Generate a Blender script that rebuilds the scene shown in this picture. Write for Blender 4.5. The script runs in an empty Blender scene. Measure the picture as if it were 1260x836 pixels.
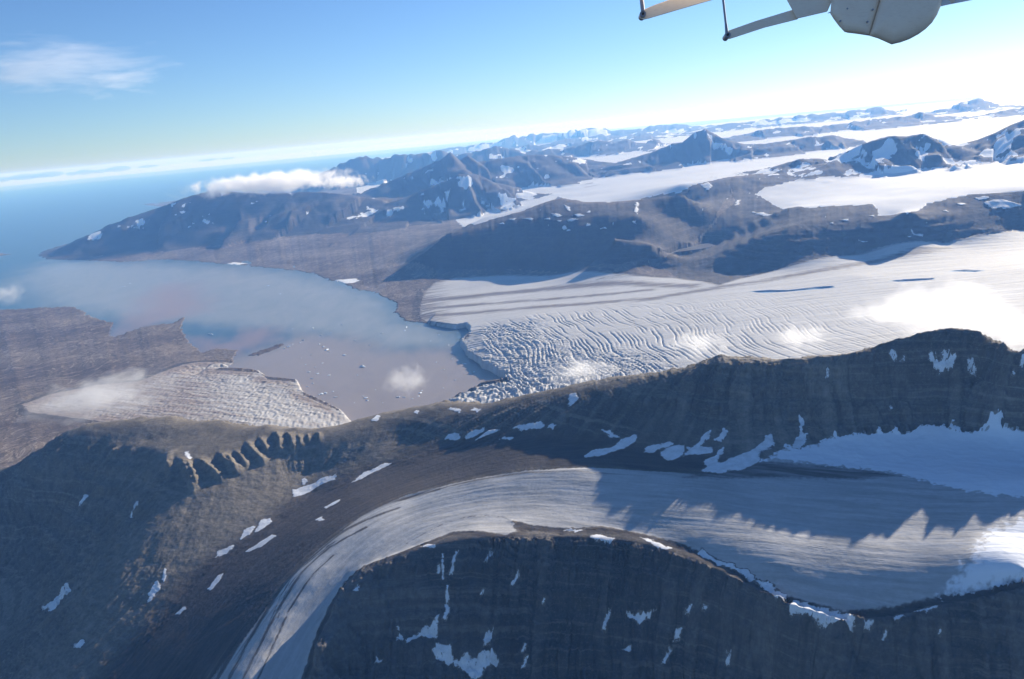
import bpy, bmesh, math, random
import numpy as np
from mathutils import Vector, Matrix

# ------------------------------------------------------------------ camera, sky, sun, exposure
SC = bpy.context.scene
COL = SC.collection
FPX, PW, PH = 989.0, 1260.0, 836.0          # focal length and size of the photograph in pixels
CAM_H = 1500.0                               # flying height above the fjord in metres
ROLL = math.atan(0.092)
PITCH = math.atan(260.0 * math.cos(ROLL) / FPX)
VF = np.array([0.0, math.cos(PITCH), -math.sin(PITCH)])
VU0 = np.array([0.0, math.sin(PITCH), math.cos(PITCH)])
VR0 = np.array([1.0, 0.0, 0.0])
VR = math.cos(ROLL) * VR0 - math.sin(ROLL) * VU0
VU = math.cos(ROLL) * VU0 + math.sin(ROLL) * VR0

cam = bpy.data.cameras.new('camera')
camo = bpy.data.objects.new('camera', cam)
COL.objects.link(camo)
cam.sensor_fit = 'HORIZONTAL'
cam.sensor_width = 36.0
cam.lens = 36.0 * FPX / PW
cam.clip_start = 0.05
cam.clip_end = 600000.0
camo.matrix_world = Matrix(((VR[0], VU[0], -VF[0], 0.0), (VR[1], VU[1], -VF[1], 0.0), (VR[2], VU[2], -VF[2], CAM_H), (0, 0, 0, 1)))
SC.camera = camo

SUN_AZ, SUN_EL = math.radians(42.0), math.radians(18.6)   # azimuth clockwise from the viewing direction (+Y)
world = bpy.data.worlds.new('World')
SC.world = world
world.use_nodes = True
wn, wl = world.node_tree.nodes, world.node_tree.links
wn.clear()
sky = wn.new('ShaderNodeTexSky')
sky.sky_type = 'NISHITA'
sky.sun_disc = False
sky.sun_elevation = SUN_EL
sky.sun_rotation = SUN_AZ
sky.altitude = 1500.0
sky.air_density = 1.0
sky.dust_density = 0.2
sky.ozone_density = 4.0
bg = wn.new('ShaderNodeBackground')
bg.inputs['Strength'].default_value = 0.070
wo = wn.new('ShaderNodeOutputWorld')
wb = wn.new('ShaderNodeMix'); wb.data_type = 'RGBA'; wb.blend_type = 'MULTIPLY'; wb.inputs[0].default_value = 1.0
wb.inputs[7].default_value = (0.84, 0.96, 1.13, 1)      # cool white balance of the photograph
wl.new(sky.outputs[0], wb.inputs[6])
wl.new(wb.outputs[2], bg.inputs[0])
wl.new(bg.outputs[0], wo.inputs[0])

sl = bpy.data.lights.new('sun', 'SUN')
sl.energy = 5.0
sl.angle = math.radians(0.53)
sl.color = (1.0, 0.93, 0.84)
sun = bpy.data.objects.new('sun', sl)
COL.objects.link(sun)
SDIR = Vector((math.sin(SUN_AZ) * math.cos(SUN_EL), math.cos(SUN_AZ) * math.cos(SUN_EL), math.sin(SUN_EL)))
sun.rotation_euler = SDIR.to_track_quat('Z', 'Y').to_euler()

vs = SC.view_settings
vs.view_transform = 'Standard'
vs.look = 'None'
vs.exposure = 0.82
vs.gamma = 1.0
vs.use_curve_mapping = False
cy = SC.cycles
cy.max_bounces = 10
cy.diffuse_bounces = 2
cy.glossy_bounces = 2
cy.transmission_bounces = 2
cy.volume_bounces = 5
cy.transparent_max_bounces = 8
cy.use_denoising = True
cy.denoising_prefilter = 'ACCURATE'
cy.volume_max_steps = 96
HAZE_DENSITY = 2.7e-5

rng = np.random.RandomState(7)
random.seed(7)

# ------------------------------------------------------------------ small numeric tools
def ray(px, py):
    px = np.asarray(px, float); py = np.asarray(py, float)
    a = (px - PW / 2) / FPX
    b = -(py - PH / 2) / FPX
    return VF + a[..., None] * VR + b[..., None] * VU

def pol(px, py):
    """azimuth of a pixel and the tangent of its depression below eye level"""
    r = ray(px, py)
    return np.arctan2(r[..., 0], r[..., 1]), -r[..., 2] / np.hypot(r[..., 0], r[..., 1])

def on_level(px, py, z):
    az, t = pol(px, py)
    return az, (CAM_H - np.asarray(z, float)) / t

PERM = np.random.RandomState(3).permutation(512).astype(np.int32)
GR = np.stack([np.cos(np.arange(64) * 2 * np.pi / 64), np.sin(np.arange(64) * 2 * np.pi / 64)], 1)

def perlin(x, y, seed=0):
    x = np.asarray(x, float) + seed * 17.31; y = np.asarray(y, float) - seed * 9.73
    xi = np.floor(x).astype(np.int64); yi = np.floor(y).astype(np.int64)
    xf = x - xi; yf = y - yi
    def g(ix, iy, fx, fy):
        h = PERM[(PERM[(ix + seed * 31) & 511] + iy) & 511] & 63
        v = GR[h]
        return v[..., 0] * fx + v[..., 1] * fy
    u = xf * xf * xf * (xf * (xf * 6 - 15) + 10)
    v = yf * yf * yf * (yf * (yf * 6 - 15) + 10)
    a = g(xi, yi, xf, yf); b = g(xi + 1, yi, xf - 1, yf)
    c = g(xi, yi + 1, xf, yf - 1); d = g(xi + 1, yi + 1, xf - 1, yf - 1)
    return 1.5 * ((a + u * (b - a)) * (1 - v) + (c + u * (d - c)) * v)

def fbm(x, y, octv=4, seed=0, gain=0.5):
    s = 0.0; a = 1.0; n = 0.0
    for k in range(octv):
        s = s + a * perlin(x, y, seed + k); n += a
        a *= gain; x = x * 2.03; y = y * 2.03
    return s / n

def ridged(x, y, octv=4, seed=0, gain=0.5):
    s = 0.0; a = 1.0; n = 0.0
    for k in range(octv):
        s = s + a * (1 - np.abs(perlin(x, y, seed + k)) * 1.6); n += a
        a *= gain; x = x * 2.07; y = y * 2.07
    return s / n

def sstep(a, b, x):
    t = np.clip((x - a) / (b - a), 0, 1)
    return t * t * (3 - 2 * t)

def rbf_fit(P, z, smooth=0.0):
    n = len(P)
    K = np.sqrt(((P[:, None] - P[None]) ** 2).sum(-1)) + smooth * np.eye(n)
    A = np.zeros((n + 3, n + 3)); A[:n, :n] = -K
    A[:n, n] = 1; A[:n, n + 1:] = P; A[n, :n] = 1; A[n + 1:, :n] = P.T
    return P, np.linalg.solve(A, np.concatenate([z, np.zeros(3)]))

def rbf_eval(model, X, Y):
    P, w = model
    n = len(P)
    out = np.empty(X.size); xf = X.ravel(); yf = Y.ravel()
    px = P[:, 0].astype(np.float32); py = P[:, 1].astype(np.float32); ww = w[:n].astype(np.float32)
    for i in range(0, X.size, 20000):
        x = xf[i:i + 20000]; y = yf[i:i + 20000]
        dx = x[:, None].astype(np.float32) - px; dy = y[:, None].astype(np.float32) - py
        out[i:i + 20000] = -(np.sqrt(dx * dx + dy * dy) @ ww) + w[n] + w[n + 1] * x + w[n + 2] * y
    return out.reshape(X.shape)

def densify(pts, step):
    out = []
    for a, b in zip(pts[:-1], pts[1:]):
        a = np.array(a, float); b = np.array(b, float)
        n = max(1, int(np.hypot(*(b - a)[:2]) / step))
        for k in range(n):
            out.append(a + (b - a) * k / n)
    out.append(np.array(pts[-1], float))
    return np.array(out)

def seg_dist(qx, qy, P):
    """distance to a polyline, and (index + fraction) of the nearest point, and side"""
    best = np.full(qx.shape, 1e18); par = np.zeros(qx.shape); side = np.zeros(qx.shape)
    for i in range(len(P) - 1):
        ax, ay = P[i]; bx, by = P[i + 1]
        dx, dy = bx - ax, by - ay
        L = dx * dx + dy * dy + 1e-18
        t = np.clip(((qx - ax) * dx + (qy - ay) * dy) / L, 0, 1)
        ex = qx - ax - t * dx; ey = qy - ay - t * dy
        d = ex * ex + ey * ey
        m = d < best
        best[m] = d[m]; par[m] = i + t[m]
        side[m] = np.sign(dx * (qy - ay) - dy * (qx - ax))[m]
    return np.sqrt(best), par, side

def inside(qx, qy, P):
    c = np.zeros(qx.shape, bool)
    n = len(P)
    for i in range(n):
        ax, ay = P[i]; bx, by = P[(i + 1) % n]
        if ay == by:
            continue
        m = ((ay > qy) != (by > qy)) & (qx < (bx - ax) * (qy - ay) / (by - ay) + ax)
        c ^= m
    return c

def sdf(qx, qy, P, far=0.06):
    """signed distance to a closed polygon (positive inside), clamped to +-far"""
    P = np.asarray(P)
    out = np.full(qx.shape, -far)
    lo = P.min(0) - far; hi = P.max(0) + far
    m = (qx > lo[0]) & (qx < hi[0]) & (qy > lo[1]) & (qy < hi[1])
    if not m.any():
        return out
    x = qx[m]; y = qy[m]
    d, _, _ = seg_dist(x, y, np.vstack([P, P[:1]]))
    out[m] = np.clip(np.where(inside(x, y, P), d, -d), -far, far)
    return out

# ------------------------------------------------------------------ terrain grid (polar, fine where the picture is fine)
def mk_rows():
    segs = [(500, 1150, 14.0), (1150, 2750, 3.9), (2750, 3300, 7.0), (3300, 4400, 22.0), (4400, 6300, 10.0), (6300, 7800, 17.0)]
    r = []
    for a, b, s in segs:
        r += list(np.arange(a, b, s))
    d = 7800.0
    while d < 20000:
        r.append(d); d *= 1.0064
    while d < 40000:
        r.append(d); d *= 1.0075
    while d < 70000:
        r.append(d); d *= 1.016
    return np.array(r)
ROWS = mk_rows()
AZ = np.radians(np.concatenate([np.arange(-50, -38, 0.4), np.arange(-38, -4, 0.075), np.arange(-4, 30, 0.06), np.arange(30, 38, 0.075), np.arange(38, 66, 0.4)]))
NR, NC = len(ROWS), len(AZ)
LND = np.log(ROWS)
GA, GD = np.meshgrid(AZ, ROWS)
GL = np.log(GD)
GX, GY = GD * np.sin(GA), GD * np.cos(GA)

def drape(Z, pts):
    """where the camera rays through photograph pixels first meet the heightfield Z: azimuth and ln distance"""
    out = []
    for p in pts:
        az, t = pol(p[0], p[1])
        c = np.interp(az, AZ, np.arange(NC)); c0 = int(min(c, NC - 2)); f = c - c0
        prof = Z[:, c0] * (1 - f) + Z[:, c0 + 1] * f
        rz = CAM_H - ROWS * t
        hit = np.nonzero(prof >= rz)[0]
        if len(hit) == 0:
            out.append((float(az), math.log(ROWS[-1]))); continue
        k = hit[0]
        if k == 0:
            out.append((float(az), LND[0])); continue
        e0 = rz[k - 1] - prof[k - 1]; e1 = prof[k] - rz[k]
        g = e0 / (e0 + e1 + 1e-9)
        out.append((float(az), math.log(ROWS[k - 1] + g * (ROWS[k] - ROWS[k - 1]))))
    return np.array(out)

def height_at(Z, az, lnd):
    c = np.interp(az, AZ, np.arange(NC)); r = np.interp(lnd, LND, np.arange(NR))
    c0 = np.clip(c.astype(int), 0, NC - 2); r0 = np.clip(r.astype(int), 0, NR - 2)
    fc = c - c0; fr = r - r0
    return ((Z[r0, c0] * (1 - fc) + Z[r0, c0 + 1] * fc) * (1 - fr) + (Z[r0 + 1, c0] * (1 - fc) + Z[r0 + 1, c0 + 1] * fc) * fr)

# ---- far land: plains, glaciers, ice fields (pixel, height), fitted in azimuth / ln distance
far_pts = [
    # plain to the left of the fjord and the small glacier behind the near ridge
    (-200, 400, 30), (-200, 470, 60), (-200, 560, 150), (0, 400, 22), (60, 430, 28), (150, 440, 30), (220, 420, 14), (0, 480, 60), (100, 470, 45), (30, 540, 110), (0, 560, 130), (200, 455, 36),
    (260, 438, 8), (300, 490, 66), (350, 487, 48), (400, 508, 45), (262, 468, 50), (200, 500, 80), (100, 505, 80), (330, 520, 80), (436, 515, 20),
    # great tidewater glacier
    (540, 399, 32), (577, 401, 38), (580, 412, 40), (570, 424, 42), (578, 436, 44), (602, 453, 45), (628, 466, 46), (600, 474, 30), (562, 490, 22), (545, 505, 8), (620, 505, 30), (650, 420, 85), (650, 390, 75),
    (700, 350, 60), (600, 345, 40), (700, 460, 80), (900, 380, 150), (780, 400, 115), (1100, 400, 205), (1260, 400, 245), (1260, 330, 285), (1060, 340, 210), (880, 356, 125), (800, 345, 90), (1450, 400, 300), (1450, 300, 380), (900, 470, 160), (1260, 470, 240),
    # moraine foreland and far coast plain
    (470, 350, 12), (500, 375, 14), (520, 345, 22), (430, 335, 12), (380, 318, 18), (450, 312, 26), (300, 318, 14), (480, 292, 55), (200, 312, 14), (100, 312, 8), (400, 300, 40), (540, 334, 36), (520, 302, 60), (150, 292, 60), (200, 278, 130), (250, 290, 90), (330, 300, 60),
    # flat topped mountain in the middle: foot, edge, top
    (504, 323, 40), (554, 333, 48), (604, 333, 52), (654, 332, 58), (705, 328, 70), (755, 324, 88), (810, 330, 95),
    (551, 287, 385), (581, 280, 408), (620, 279, 412), (661, 279, 412), (705, 284, 398), (755, 291, 365), (800, 300, 305),
    (600, 266, 450), (640, 261, 505), (664, 254, 560), (688, 244, 605), (711, 250, 575), (748, 252, 560), (788, 246, 575), (840, 239, 610), (720, 268, 490), (790, 268, 470), (850, 272, 330), (870, 255, 430),
    # valley with the brown lake and its right side
    (870, 305, 105), (835, 318, 95), (900, 332, 112), (870, 345, 118), (905, 262, 350), (940, 290, 365), (967, 281, 408), (1021, 274, 428), (1098, 266, 450), (1135, 257, 484), (1175, 244, 526), (1228, 236, 552), (1260, 234, 562), (1400, 220, 640),
    (885, 349, 130), (960, 331, 165), (1060, 313, 218), (1160, 299, 262), (1260, 283, 312), (1400, 262, 380),
    # ice field on the right
    (897, 219, 565), (840, 226, 560), (950, 212, 565), (1007, 204, 580), (1054, 202, 590), (964, 257, 470), (1014, 254, 490), (1074, 240, 510), (1118, 258, 520), (1150, 200, 530), (1250, 200, 570), (1150, 175, 600), (1050, 226, 490), (1100, 215, 515), (1400, 180, 640),
    # second glacier, running back between the mountains
    (575, 272, 75), (560, 262, 60), (620, 262, 140), (660, 248, 210), (700, 230, 300), (760, 228, 345), (830, 205, 430), (900, 202, 465), (980, 190, 500), (800, 196, 450), (480, 262, 55), (440, 270, 70), (510, 245, 150), (490, 240, 160),
    (760, 178, 550), (900, 172, 580), (1058, 171, 570), (640, 188, 420), (1200, 160, 620), (560, 205, 200), (460, 212, 60), (420, 225, 20),
]
far_crest = [(688, 244, 605), (711, 250, 575), (748, 252, 560), (788, 246, 575), (840, 239, 610)]
P, Zc = [], []
for x, y, z in far_pts:
    a, d = on_level(x, y, z); P.append((a, math.log(d))); Zc.append(z)
for x, y, z in far_crest:                      # the hidden back of the flat topped mountain
    a, d = on_level(x, y, z); P.append((a, math.log(d + 1300))); Zc.append(z - 270)
for a in np.radians([-55, -40, -20, 0, 20, 40, 60]):
    P.append((a, math.log(70000))); Zc.append(520 if a > 0 else 120)
    P.append((a, math.log(2200))); Zc.append(60)
FARM = rbf_fit(np.array(P), np.array(Zc), 1e-4)
# evaluate coarsely, then refine
ca = np.linspace(AZ[0], AZ[-1], 420); cl = np.linspace(LND[0], LND[-1], 420)
CA, CL = np.meshgrid(ca, cl)
CZ = rbf_eval(FARM, CA, CL)
def lut(Zt, a, l):
    c = (a - ca[0]) / (ca[1] - ca[0]); r = (l - cl[0]) / (cl[1] - cl[0])
    c0 = np.clip(c.astype(int), 0, 418); r0 = np.clip(r.astype(int), 0, 418)
    fc = c - c0; fr = r - r0
    return ((Zt[r0, c0] * (1 - fc) + Zt[r0, c0 + 1] * fc) * (1 - fr) + (Zt[r0 + 1, c0] * (1 - fc) + Zt[r0 + 1, c0 + 1] * fc) * fr)
BASE = lut(CZ, GA, GL)
BASE = np.maximum(BASE, 5.0)

# ---- water outline at sea level
water_px = [(445, 530), (419, 508), (395, 497), (373, 487), (368, 472), (328, 467), (318, 459), (290, 457), (264, 456), (285, 450), (288, 444), (292, 431), (268, 429), (248, 434), (231, 420), (223, 404), (228, 389), (214, 397), (174, 402),
            (144, 414), (134, 415), (141, 397), (126, 394), (110, 389), (100, 381), (90, 377), (60, 378), (0, 381), (-250, 395), (-500, 420)]
coast_px = [(432, 203), (420, 208), (405, 214), (360, 228), (260, 243), (225, 246), (200, 249), (170, 252), (200, 255), (185, 262), (150, 280), (110, 293), (80, 301), (55, 308), (45, 315), (60, 320), (110, 321), (150, 323), (200, 320), (240, 322), (270, 325), (300, 327),
            (340, 331), (362, 333), (385, 337), (405, 345), (425, 350), (440, 357), (460, 360), (470, 365), (488, 373), (486, 385), (500, 395), (525, 399), (545, 403), (562, 405), (573, 403), (578, 408), (577, 414), (568, 420), (566, 426), (570, 431), (573, 437),
            (580, 443), (588, 447), (593, 454), (603, 457), (612, 463), (626, 468), (612, 471), (596, 473), (580, 480), (566, 485), (556, 491), (546, 497), (540, 515), (500, 527)]
def level_poly(pts, z=0.0):
    return np.array([(lambda a, d: (float(a), math.log(d)))(*on_level(x, y, z)) for x, y in pts])
WPOLY = np.vstack([level_poly(water_px), [(-1.2, math.log(2.0e5)), (-0.1, math.log(2.0e5))], level_poly(coast_px)])
isl = level_poly([(303, 438), (312, 434), (330, 428), (345, 423), (350, 425), (335, 432), (318, 438)])
red_isl = level_poly([(-60, 312), (0, 311), (15, 313), (0, 316), (-60, 318)])
WS = -sdf(GA, GL, WPOLY, 0.09)                 # positive on land
WS = np.maximum(WS, sdf(GA, GL, isl, 0.09))
WS = np.maximum(WS, sdf(GA, GL, red_isl, 0.09))
wob = fbm(GA * 120, GL * 70, 5, 5, 0.6) * 0.006

# ---- mountains given by their ridge lines: (pixels of the crest, distance in metres along it, half width)
ridge_defs = [
    ('headland', [(190, 257), (215, 247), (235, 241), (262, 234), (300, 237), (340, 238), (372, 236), (400, 237), (440, 241), (470, 247), (500, 255), (520, 262)], 17600, 15800, 2900),
    ('twin', [(448, 238), (470, 228), (500, 214), (520, 206), (542, 196), (554, 187), (565, 197), (576, 191), (588, 199), (610, 196), (640, 191), (675, 190), (708, 194), (722, 196), (742, 200), (758, 206), (775, 212)], 18500, 20000, 2600),
    ('snowy', [(505, 241), (514, 236), (540, 226), (564, 214), (587, 214), (607, 224), (634, 230), (652, 239)], 15600, 15900, 1500),
    ('spur', [(716, 227), (728, 218), (741, 211), (765, 206), (780, 212)], 17300, 18200, 900),
    ('conical', [(800, 188), (827, 177), (840, 174), (853, 164), (868, 157), (880, 164), (894, 172), (914, 177), (940, 177), (974, 172), (997, 168), (1028, 166), (1054, 176)], 18300, 18800, 1500),
    ('low', [(924, 214), (954, 205), (984, 195), (1007, 195), (1025, 198)], 12200, 12800, 600),
    ('white', [(1020, 200), (1040, 188), (1054, 180), (1075, 172), (1101, 166), (1115, 168), (1135, 163), (1155, 170), (1178, 180)], 12300, 12900, 1150),
    ('edge', [(1203, 172), (1225, 163), (1245, 153), (1260, 147), (1300, 138), (1360, 150), (1440, 145)], 13200, 13000, 1500),
    ('range', [(870, 178), (904, 170), (940, 159), (974, 155), (1014, 155), (1061, 149), (1101, 145), (1131, 138), (1150, 143), (1175, 144), (1205, 144), (1242, 134), (1260, 133), (1350, 130)], 25500, 26500, 1900),
    ('blue', [(408, 207), (420, 200), (450, 191), (470, 195), (487, 190), (517, 189), (540, 184), (556, 192), (580, 188), (611, 179), (640, 187), (680, 184), (700, 182), (738, 171), (752, 176), (772, 171), (790, 177), (805, 171), (825, 180), (850, 178)], 28500, 27000, 1900),
    ('summit', [(1140, 143), (1151, 139), (1182, 127), (1205, 121), (1228, 130), (1260, 131), (1340, 128)], 34000, 34500, 2400),
    ('horizon', [(900, 152), (947, 147), (965, 145), (987, 141), (1020, 140), (1050, 135), (1081, 132), (1110, 142)], 38000, 39000, 2300),
    ('faint', [(545, 183), (575, 178), (600, 174), (634, 167), (671, 164), (700, 160), (721, 156), (750, 160), (790, 157), (805, 154), (840, 153), (870, 156), (910, 152), (940, 150)], 50000, 48000, 3200),
    ('layer', [(470, 197), (500, 193), (530, 191), (560, 189), (600, 186), (630, 183), (650, 178), (670, 181), (700, 176), (725, 173), (760, 172), (790, 167), (815, 169), (840, 166), (862, 168), (890, 163), (915, 165)], 36000, 35000, 2000),
    ('ridge', [(700, 170), (735, 166), (760, 168), (800, 161), (830, 164), (860, 158), (890, 160), (920, 156), (950, 158), (985, 151), (1010, 153), (1040, 147), (1070, 149), (1100, 143), (1130, 146)], 42000, 43000, 2300),
    ('back', [(1010, 146), (1040, 143), (1065, 139), (1090, 141), (1115, 135), (1140, 138), (1165, 133), (1190, 135), (1230, 127), (1270, 128), (1330, 122)], 47000, 46000, 2600),
]
TOPZ = np.full(GA.shape, -1e3); TOPI = np.full(GA.shape, -1)
RT = np.zeros(GA.shape); SPR = np.zeros(GA.shape)
for k, (nm, pts, d0, d1, wid) in enumerate(ridge_defs):
    pts = densify(pts, 9 if d0 < 24000 else 5)
    n = len(pts)
    if d0 > 24000: pts[:, 1] += np.array([4.2 * fbm(np.array(q * 0.8), np.array(k * 1.7), 3, 3) for q in range(n)])
    dd = np.linspace(d0, d1, n) * (1 + 0.012 * np.array([perlin(np.array(i * 0.45), np.array(k * 3.3), 2) for i in range(n)]))
    az, t = pol(pts[:, 0], pts[:, 1])
    rz = CAM_H - dd * t
    R = np.stack([dd * np.sin(az), dd * np.cos(az)], 1)
    lo = R.min(0) - wid * 1.3; hi = R.max(0) + wid * 1.3
    m = (GX > lo[0]) & (GX < hi[0]) & (GY > lo[1]) & (GY < hi[1])
    x, y = GX[m], GY[m]
    dist, par, side = seg_dist(x, y, R)
    zr = np.interp(par, np.arange(n), rz)
    arc = np.interp(par, np.arange(n), np.concatenate([[0], np.cumsum(np.hypot(*np.diff(R, axis=0).T))]))
    # ribs and gullies running down from the crest
    t0 = dist / wid
    spur = ridged(arc / (wid * 0.36) + 0.3 * perlin(x / wid * 2, y / wid * 2, 4), t0 * 0.5 + k, 3, 11 + k)
    tt = np.clip(t0 * (1.55 - 0.95 * spur) , 0, 1)
    prof = (1 - tt) ** 1.35
    b = BASE[m]
    zz = b + (zr - b) * prof
    crag = fbm(x / (wid * 0.14), y / (wid * 0.14), 4, 20 + k) * wid * 0.028
    zz = zz + crag * sstep(0.02, 0.25, tt) * (1 - tt)
    zz = np.where((tt >= 1) | (zr < b), -1e3, zz)
    cur = TOPZ[m]
    up = zz > cur
    cur[up] = zz[up]; TOPZ[m] = cur
    ci = TOPI[m]; ci[up] = k; TOPI[m] = ci
    rt = RT[m]; rt[up] = (1 - tt)[up]; RT[m] = rt
    sp = SPR[m]; sp[up] = spur[up]; SPR[m] = sp
FAR0 = np.maximum(BASE, TOPZ)
MTN = (TOPZ > BASE + 6)
# coast: down below sea level inside the water
icy = np.maximum(sdf(GA, GL, level_poly([(526, 399), (545, 403), (573, 403), (578, 408), (568, 420), (566, 426), (573, 437), (588, 447), (603, 457), (626, 468), (596, 473), (566, 485), (546, 497), (560, 540), (800, 540), (800, 380), (540, 385)], 20), 0.03), sdf(GA, GL, level_poly([(264, 447), (318, 459), (328, 467), (368, 471), (373, 487), (420, 508), (440, 530), (330, 530), (240, 470)], 20), 0.03))
icy = sstep(-0.006, 0.0, icy)
land = icy * sstep(-0.0003, 0.0022, WS + wob * 0.4) + (1 - icy) * sstep(-0.0005, 0.05, WS + wob)
FAR = np.where(WS + wob * (1 - 0.6 * icy) > 0, np.minimum(FAR0, 2.0 + FAR0 * land), -14.0)

# ---- near massif: ridge, cirque glacier, island cliff
crest = [(-260, 640, 150), (-120, 610, 230), (0, 577, 330), (47, 558, 400), (80, 531, 455), (110, 521, 480), (174, 514, 500), (215, 512, 500), (240, 519, 492), (275, 517, 496), (290, 525, 488), (330, 523, 494), (365, 526, 488), (400, 526, 486), (440, 516, 490), (470, 508, 496), (500, 503, 504), (545, 495, 518),
         (600, 497, 545), (650, 485, 588), (700, 475, 625), (750, 465, 658), (800, 460, 690), (850, 452, 720), (868, 446, 736), (885, 440, 750), (930, 443, 757), (970, 442, 765), (1010, 440, 773), (1060, 438, 783), (1085, 425, 804), (1130, 412, 828), (1175, 407, 840), (1205, 410, 838), (1235, 420, 828), (1260, 427, 822), (1310, 440, 800), (1420, 425, 830), (1560, 420, 860)]
near_lines = [
    ([(94, 559, 447), (127, 548, 466), (170, 551, 470), (207, 556, 472), (250, 549, 476), (300, 540, 480), (350, 535, 480), (400, 537, 478)], 14),
    # bench and left, shaded slope
    ([(60, 562, 432), (150, 543, 474), (210, 540, 481), (260, 533, 486)], 30),
    ([(207, 556, 476), (197, 610, 406), (174, 655, 361), (134, 705, 308), (80, 770, 238), (20, 836, 170)], 16),
    ([(172, 602, 388), (140, 650, 316), (100, 695, 258), (40, 760, 170)], 25),
    ([(0, 600, 292), (0, 700, 158), (-120, 760, 80), (-260, 760, 60)], 60),
    ([(60, 640, 262), (40, 720, 168)], 60),
    # foot of the lit slope
    ([(560, 548, 488), (530, 556, 474), (480, 575, 442), (430, 588, 420), (385, 606, 392), (330, 650, 366), (290, 676, 345), (250, 705, 321), (215, 748, 290), (160, 790, 250), (110, 836, 212), (0, 950, 115)], 18),
    ([(640, 540, 545), (700, 548, 560), (760, 558, 568), (830, 566, 572), (880, 566, 578), (940, 552, 590), (1000, 540, 598), (1060, 535, 603), (1130, 532, 606), (1200, 530, 612), (1260, 532, 618), (1400, 540, 640)], 22),
    # wall between crest and foot
    ([(700, 515, 598), (800, 510, 628), (900, 500, 655), (1000, 490, 675), (1100, 480, 690), (1200, 470, 708), (1260, 475, 705)], 40),
    ([(500, 540, 470), (450, 560, 446), (380, 580, 412)], 40),
    # glacier
    ([(1450, 650, 640), (1260, 655, 602), (1100, 655, 576), (950, 640, 560), (800, 630, 540), (650, 615, 515), (550, 622, 488), (470, 650, 462), (400, 700, 425), (350, 760, 386), (310, 836, 342), (270, 930, 290)], 26),
    ([(1260, 590, 610), (1100, 595, 592), (950, 595, 575), (850, 595, 565), (750, 585, 553), (650, 580, 536), (590, 588, 510), (520, 605, 480), (460, 622, 454), (410, 650, 430), (360, 700, 400), (310, 770, 361), (270, 836, 325), (220, 930, 260)], 26),
    ([(600, 570, 516), (520, 590, 468), (440, 612, 432), (370, 655, 396), (310, 715, 356), (250, 790, 306), (210, 836, 276), (150, 930, 205)], 26),
    ([(1260, 700, 600), (1150, 700, 570), (1050, 715, 542), (960, 700, 536), (880, 670, 532), (800, 650, 526)], 26),
    # moat at the foot of the glacier margin, then the rim of the cliff
    ([(1330, 706, 590), (1260, 720, 575), (1200, 732, 552), (1150, 741, 538), (1100, 755, 518), (1040, 762, 505), (970, 741, 506), (920, 715, 510), (865, 686, 514), (800, 663, 520), (740, 655, 519), (690, 657, 514), (650, 655, 510)], 16),
    ([(1400, 712, 588), (1330, 715, 584), (1260, 725, 572), (1200, 737, 553), (1150, 748, 536), (1100, 763, 516), (1040, 769, 505), (970, 749, 506), (920, 724, 509), (860, 692, 516), (800, 671, 521), (740, 662, 522), (700, 660, 522), (660, 659, 520), (600, 662, 512), (560, 666, 502), (520, 674, 490), (480, 687, 473), (445, 703, 452), (424, 728, 430), (410, 760, 405), (402, 800, 376), (398, 836, 345), (390, 930, 270)], 12),
    ([(640, 642, 514), (600, 648, 506), (570, 652, 497), (530, 664, 484), (490, 678, 465), (450, 694, 442), (428, 712, 424), (408, 738, 402), (388, 780, 370), (372, 836, 326), (350, 930, 250)], 16),
    # the cliff below the rim
    ([(412, 836, 300), (500, 836, 292), (580, 836, 290), (650, 836, 296), (750, 836, 300), (850, 836, 318), (950, 836, 350), (1050, 836, 428), (1150, 836, 436), (1260, 836, 452), (1400, 836, 470)], 40),
    ([(440, 780, 356), (520, 770, 366), (600, 760, 384), (700, 760, 388), (800, 765, 396), (900, 785, 400), (1000, 800, 438), (1100, 800, 470), (1200, 790, 495), (1300, 790, 505)], 40),
    ([(400, 960, 170), (600, 960, 190), (800, 960, 215), (1000, 960, 260), (1260, 960, 300), (1500, 960, 330)], 80),
]
P, Zc = [], []
def addp(a, d, z):
    P.append((d * math.sin(a) / 1000, d * math.cos(a) / 1000)); Zc.append(z)
cd = densify(crest, 22)
for x, y, z in cd:
    a, d = on_level(x, y, z); addp(a, d, z)
for i, (x, y, z) in enumerate(cd):
    if i % 2 == 0:
        a, d = on_level(x, y, z)
        for dd, dz in ((70, 30), (260, 190), (560, 460), (900, 640)):
            addp(a, d + dd, max(z - dz, -160 - dd * 0.1))
for pts, st in near_lines:
    for x, y, z in densify(pts, st):
        a, d = on_level(x, y, z); addp(a, d, z)
NP = np.array(P)
keep = [0]
for i in range(1, len(NP)):
    if np.min(np.hypot(*(NP[keep] - NP[i]).T)) > 0.009:
        keep.append(i)
NEARM = rbf_fit(NP[keep], np.array(Zc)[keep], 2e-3)
nr = int(np.searchsorted(ROWS, 4000.0))
NEAR = np.full(GA.shape, -1e4)
na = np.linspace(AZ[0], AZ[-1], 760); nd = np.linspace(480, 4010, 640)
NA, ND = np.meshgrid(na, nd)
NZ = rbf_eval(NEARM, ND * np.sin(NA) / 1000, ND * np.cos(NA) / 1000)
def lut2(Zt, a, d):
    c = (a - na[0]) / (na[1] - na[0]); r = (d - nd[0]) / (nd[1] - nd[0])
    c0 = np.clip(c.astype(int), 0, len(na) - 2); r0 = np.clip(r.astype(int), 0, len(nd) - 2)
    fc = c - c0; fr = r - r0
    return ((Zt[r0, c0] * (1 - fc) + Zt[r0, c0 + 1] * fc) * (1 - fr) + (Zt[r0 + 1, c0] * (1 - fc) + Zt[r0 + 1, c0 + 1] * fc) * fr)
NEAR[:nr] = lut2(NZ, GA[:nr], GD[:nr])
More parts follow.
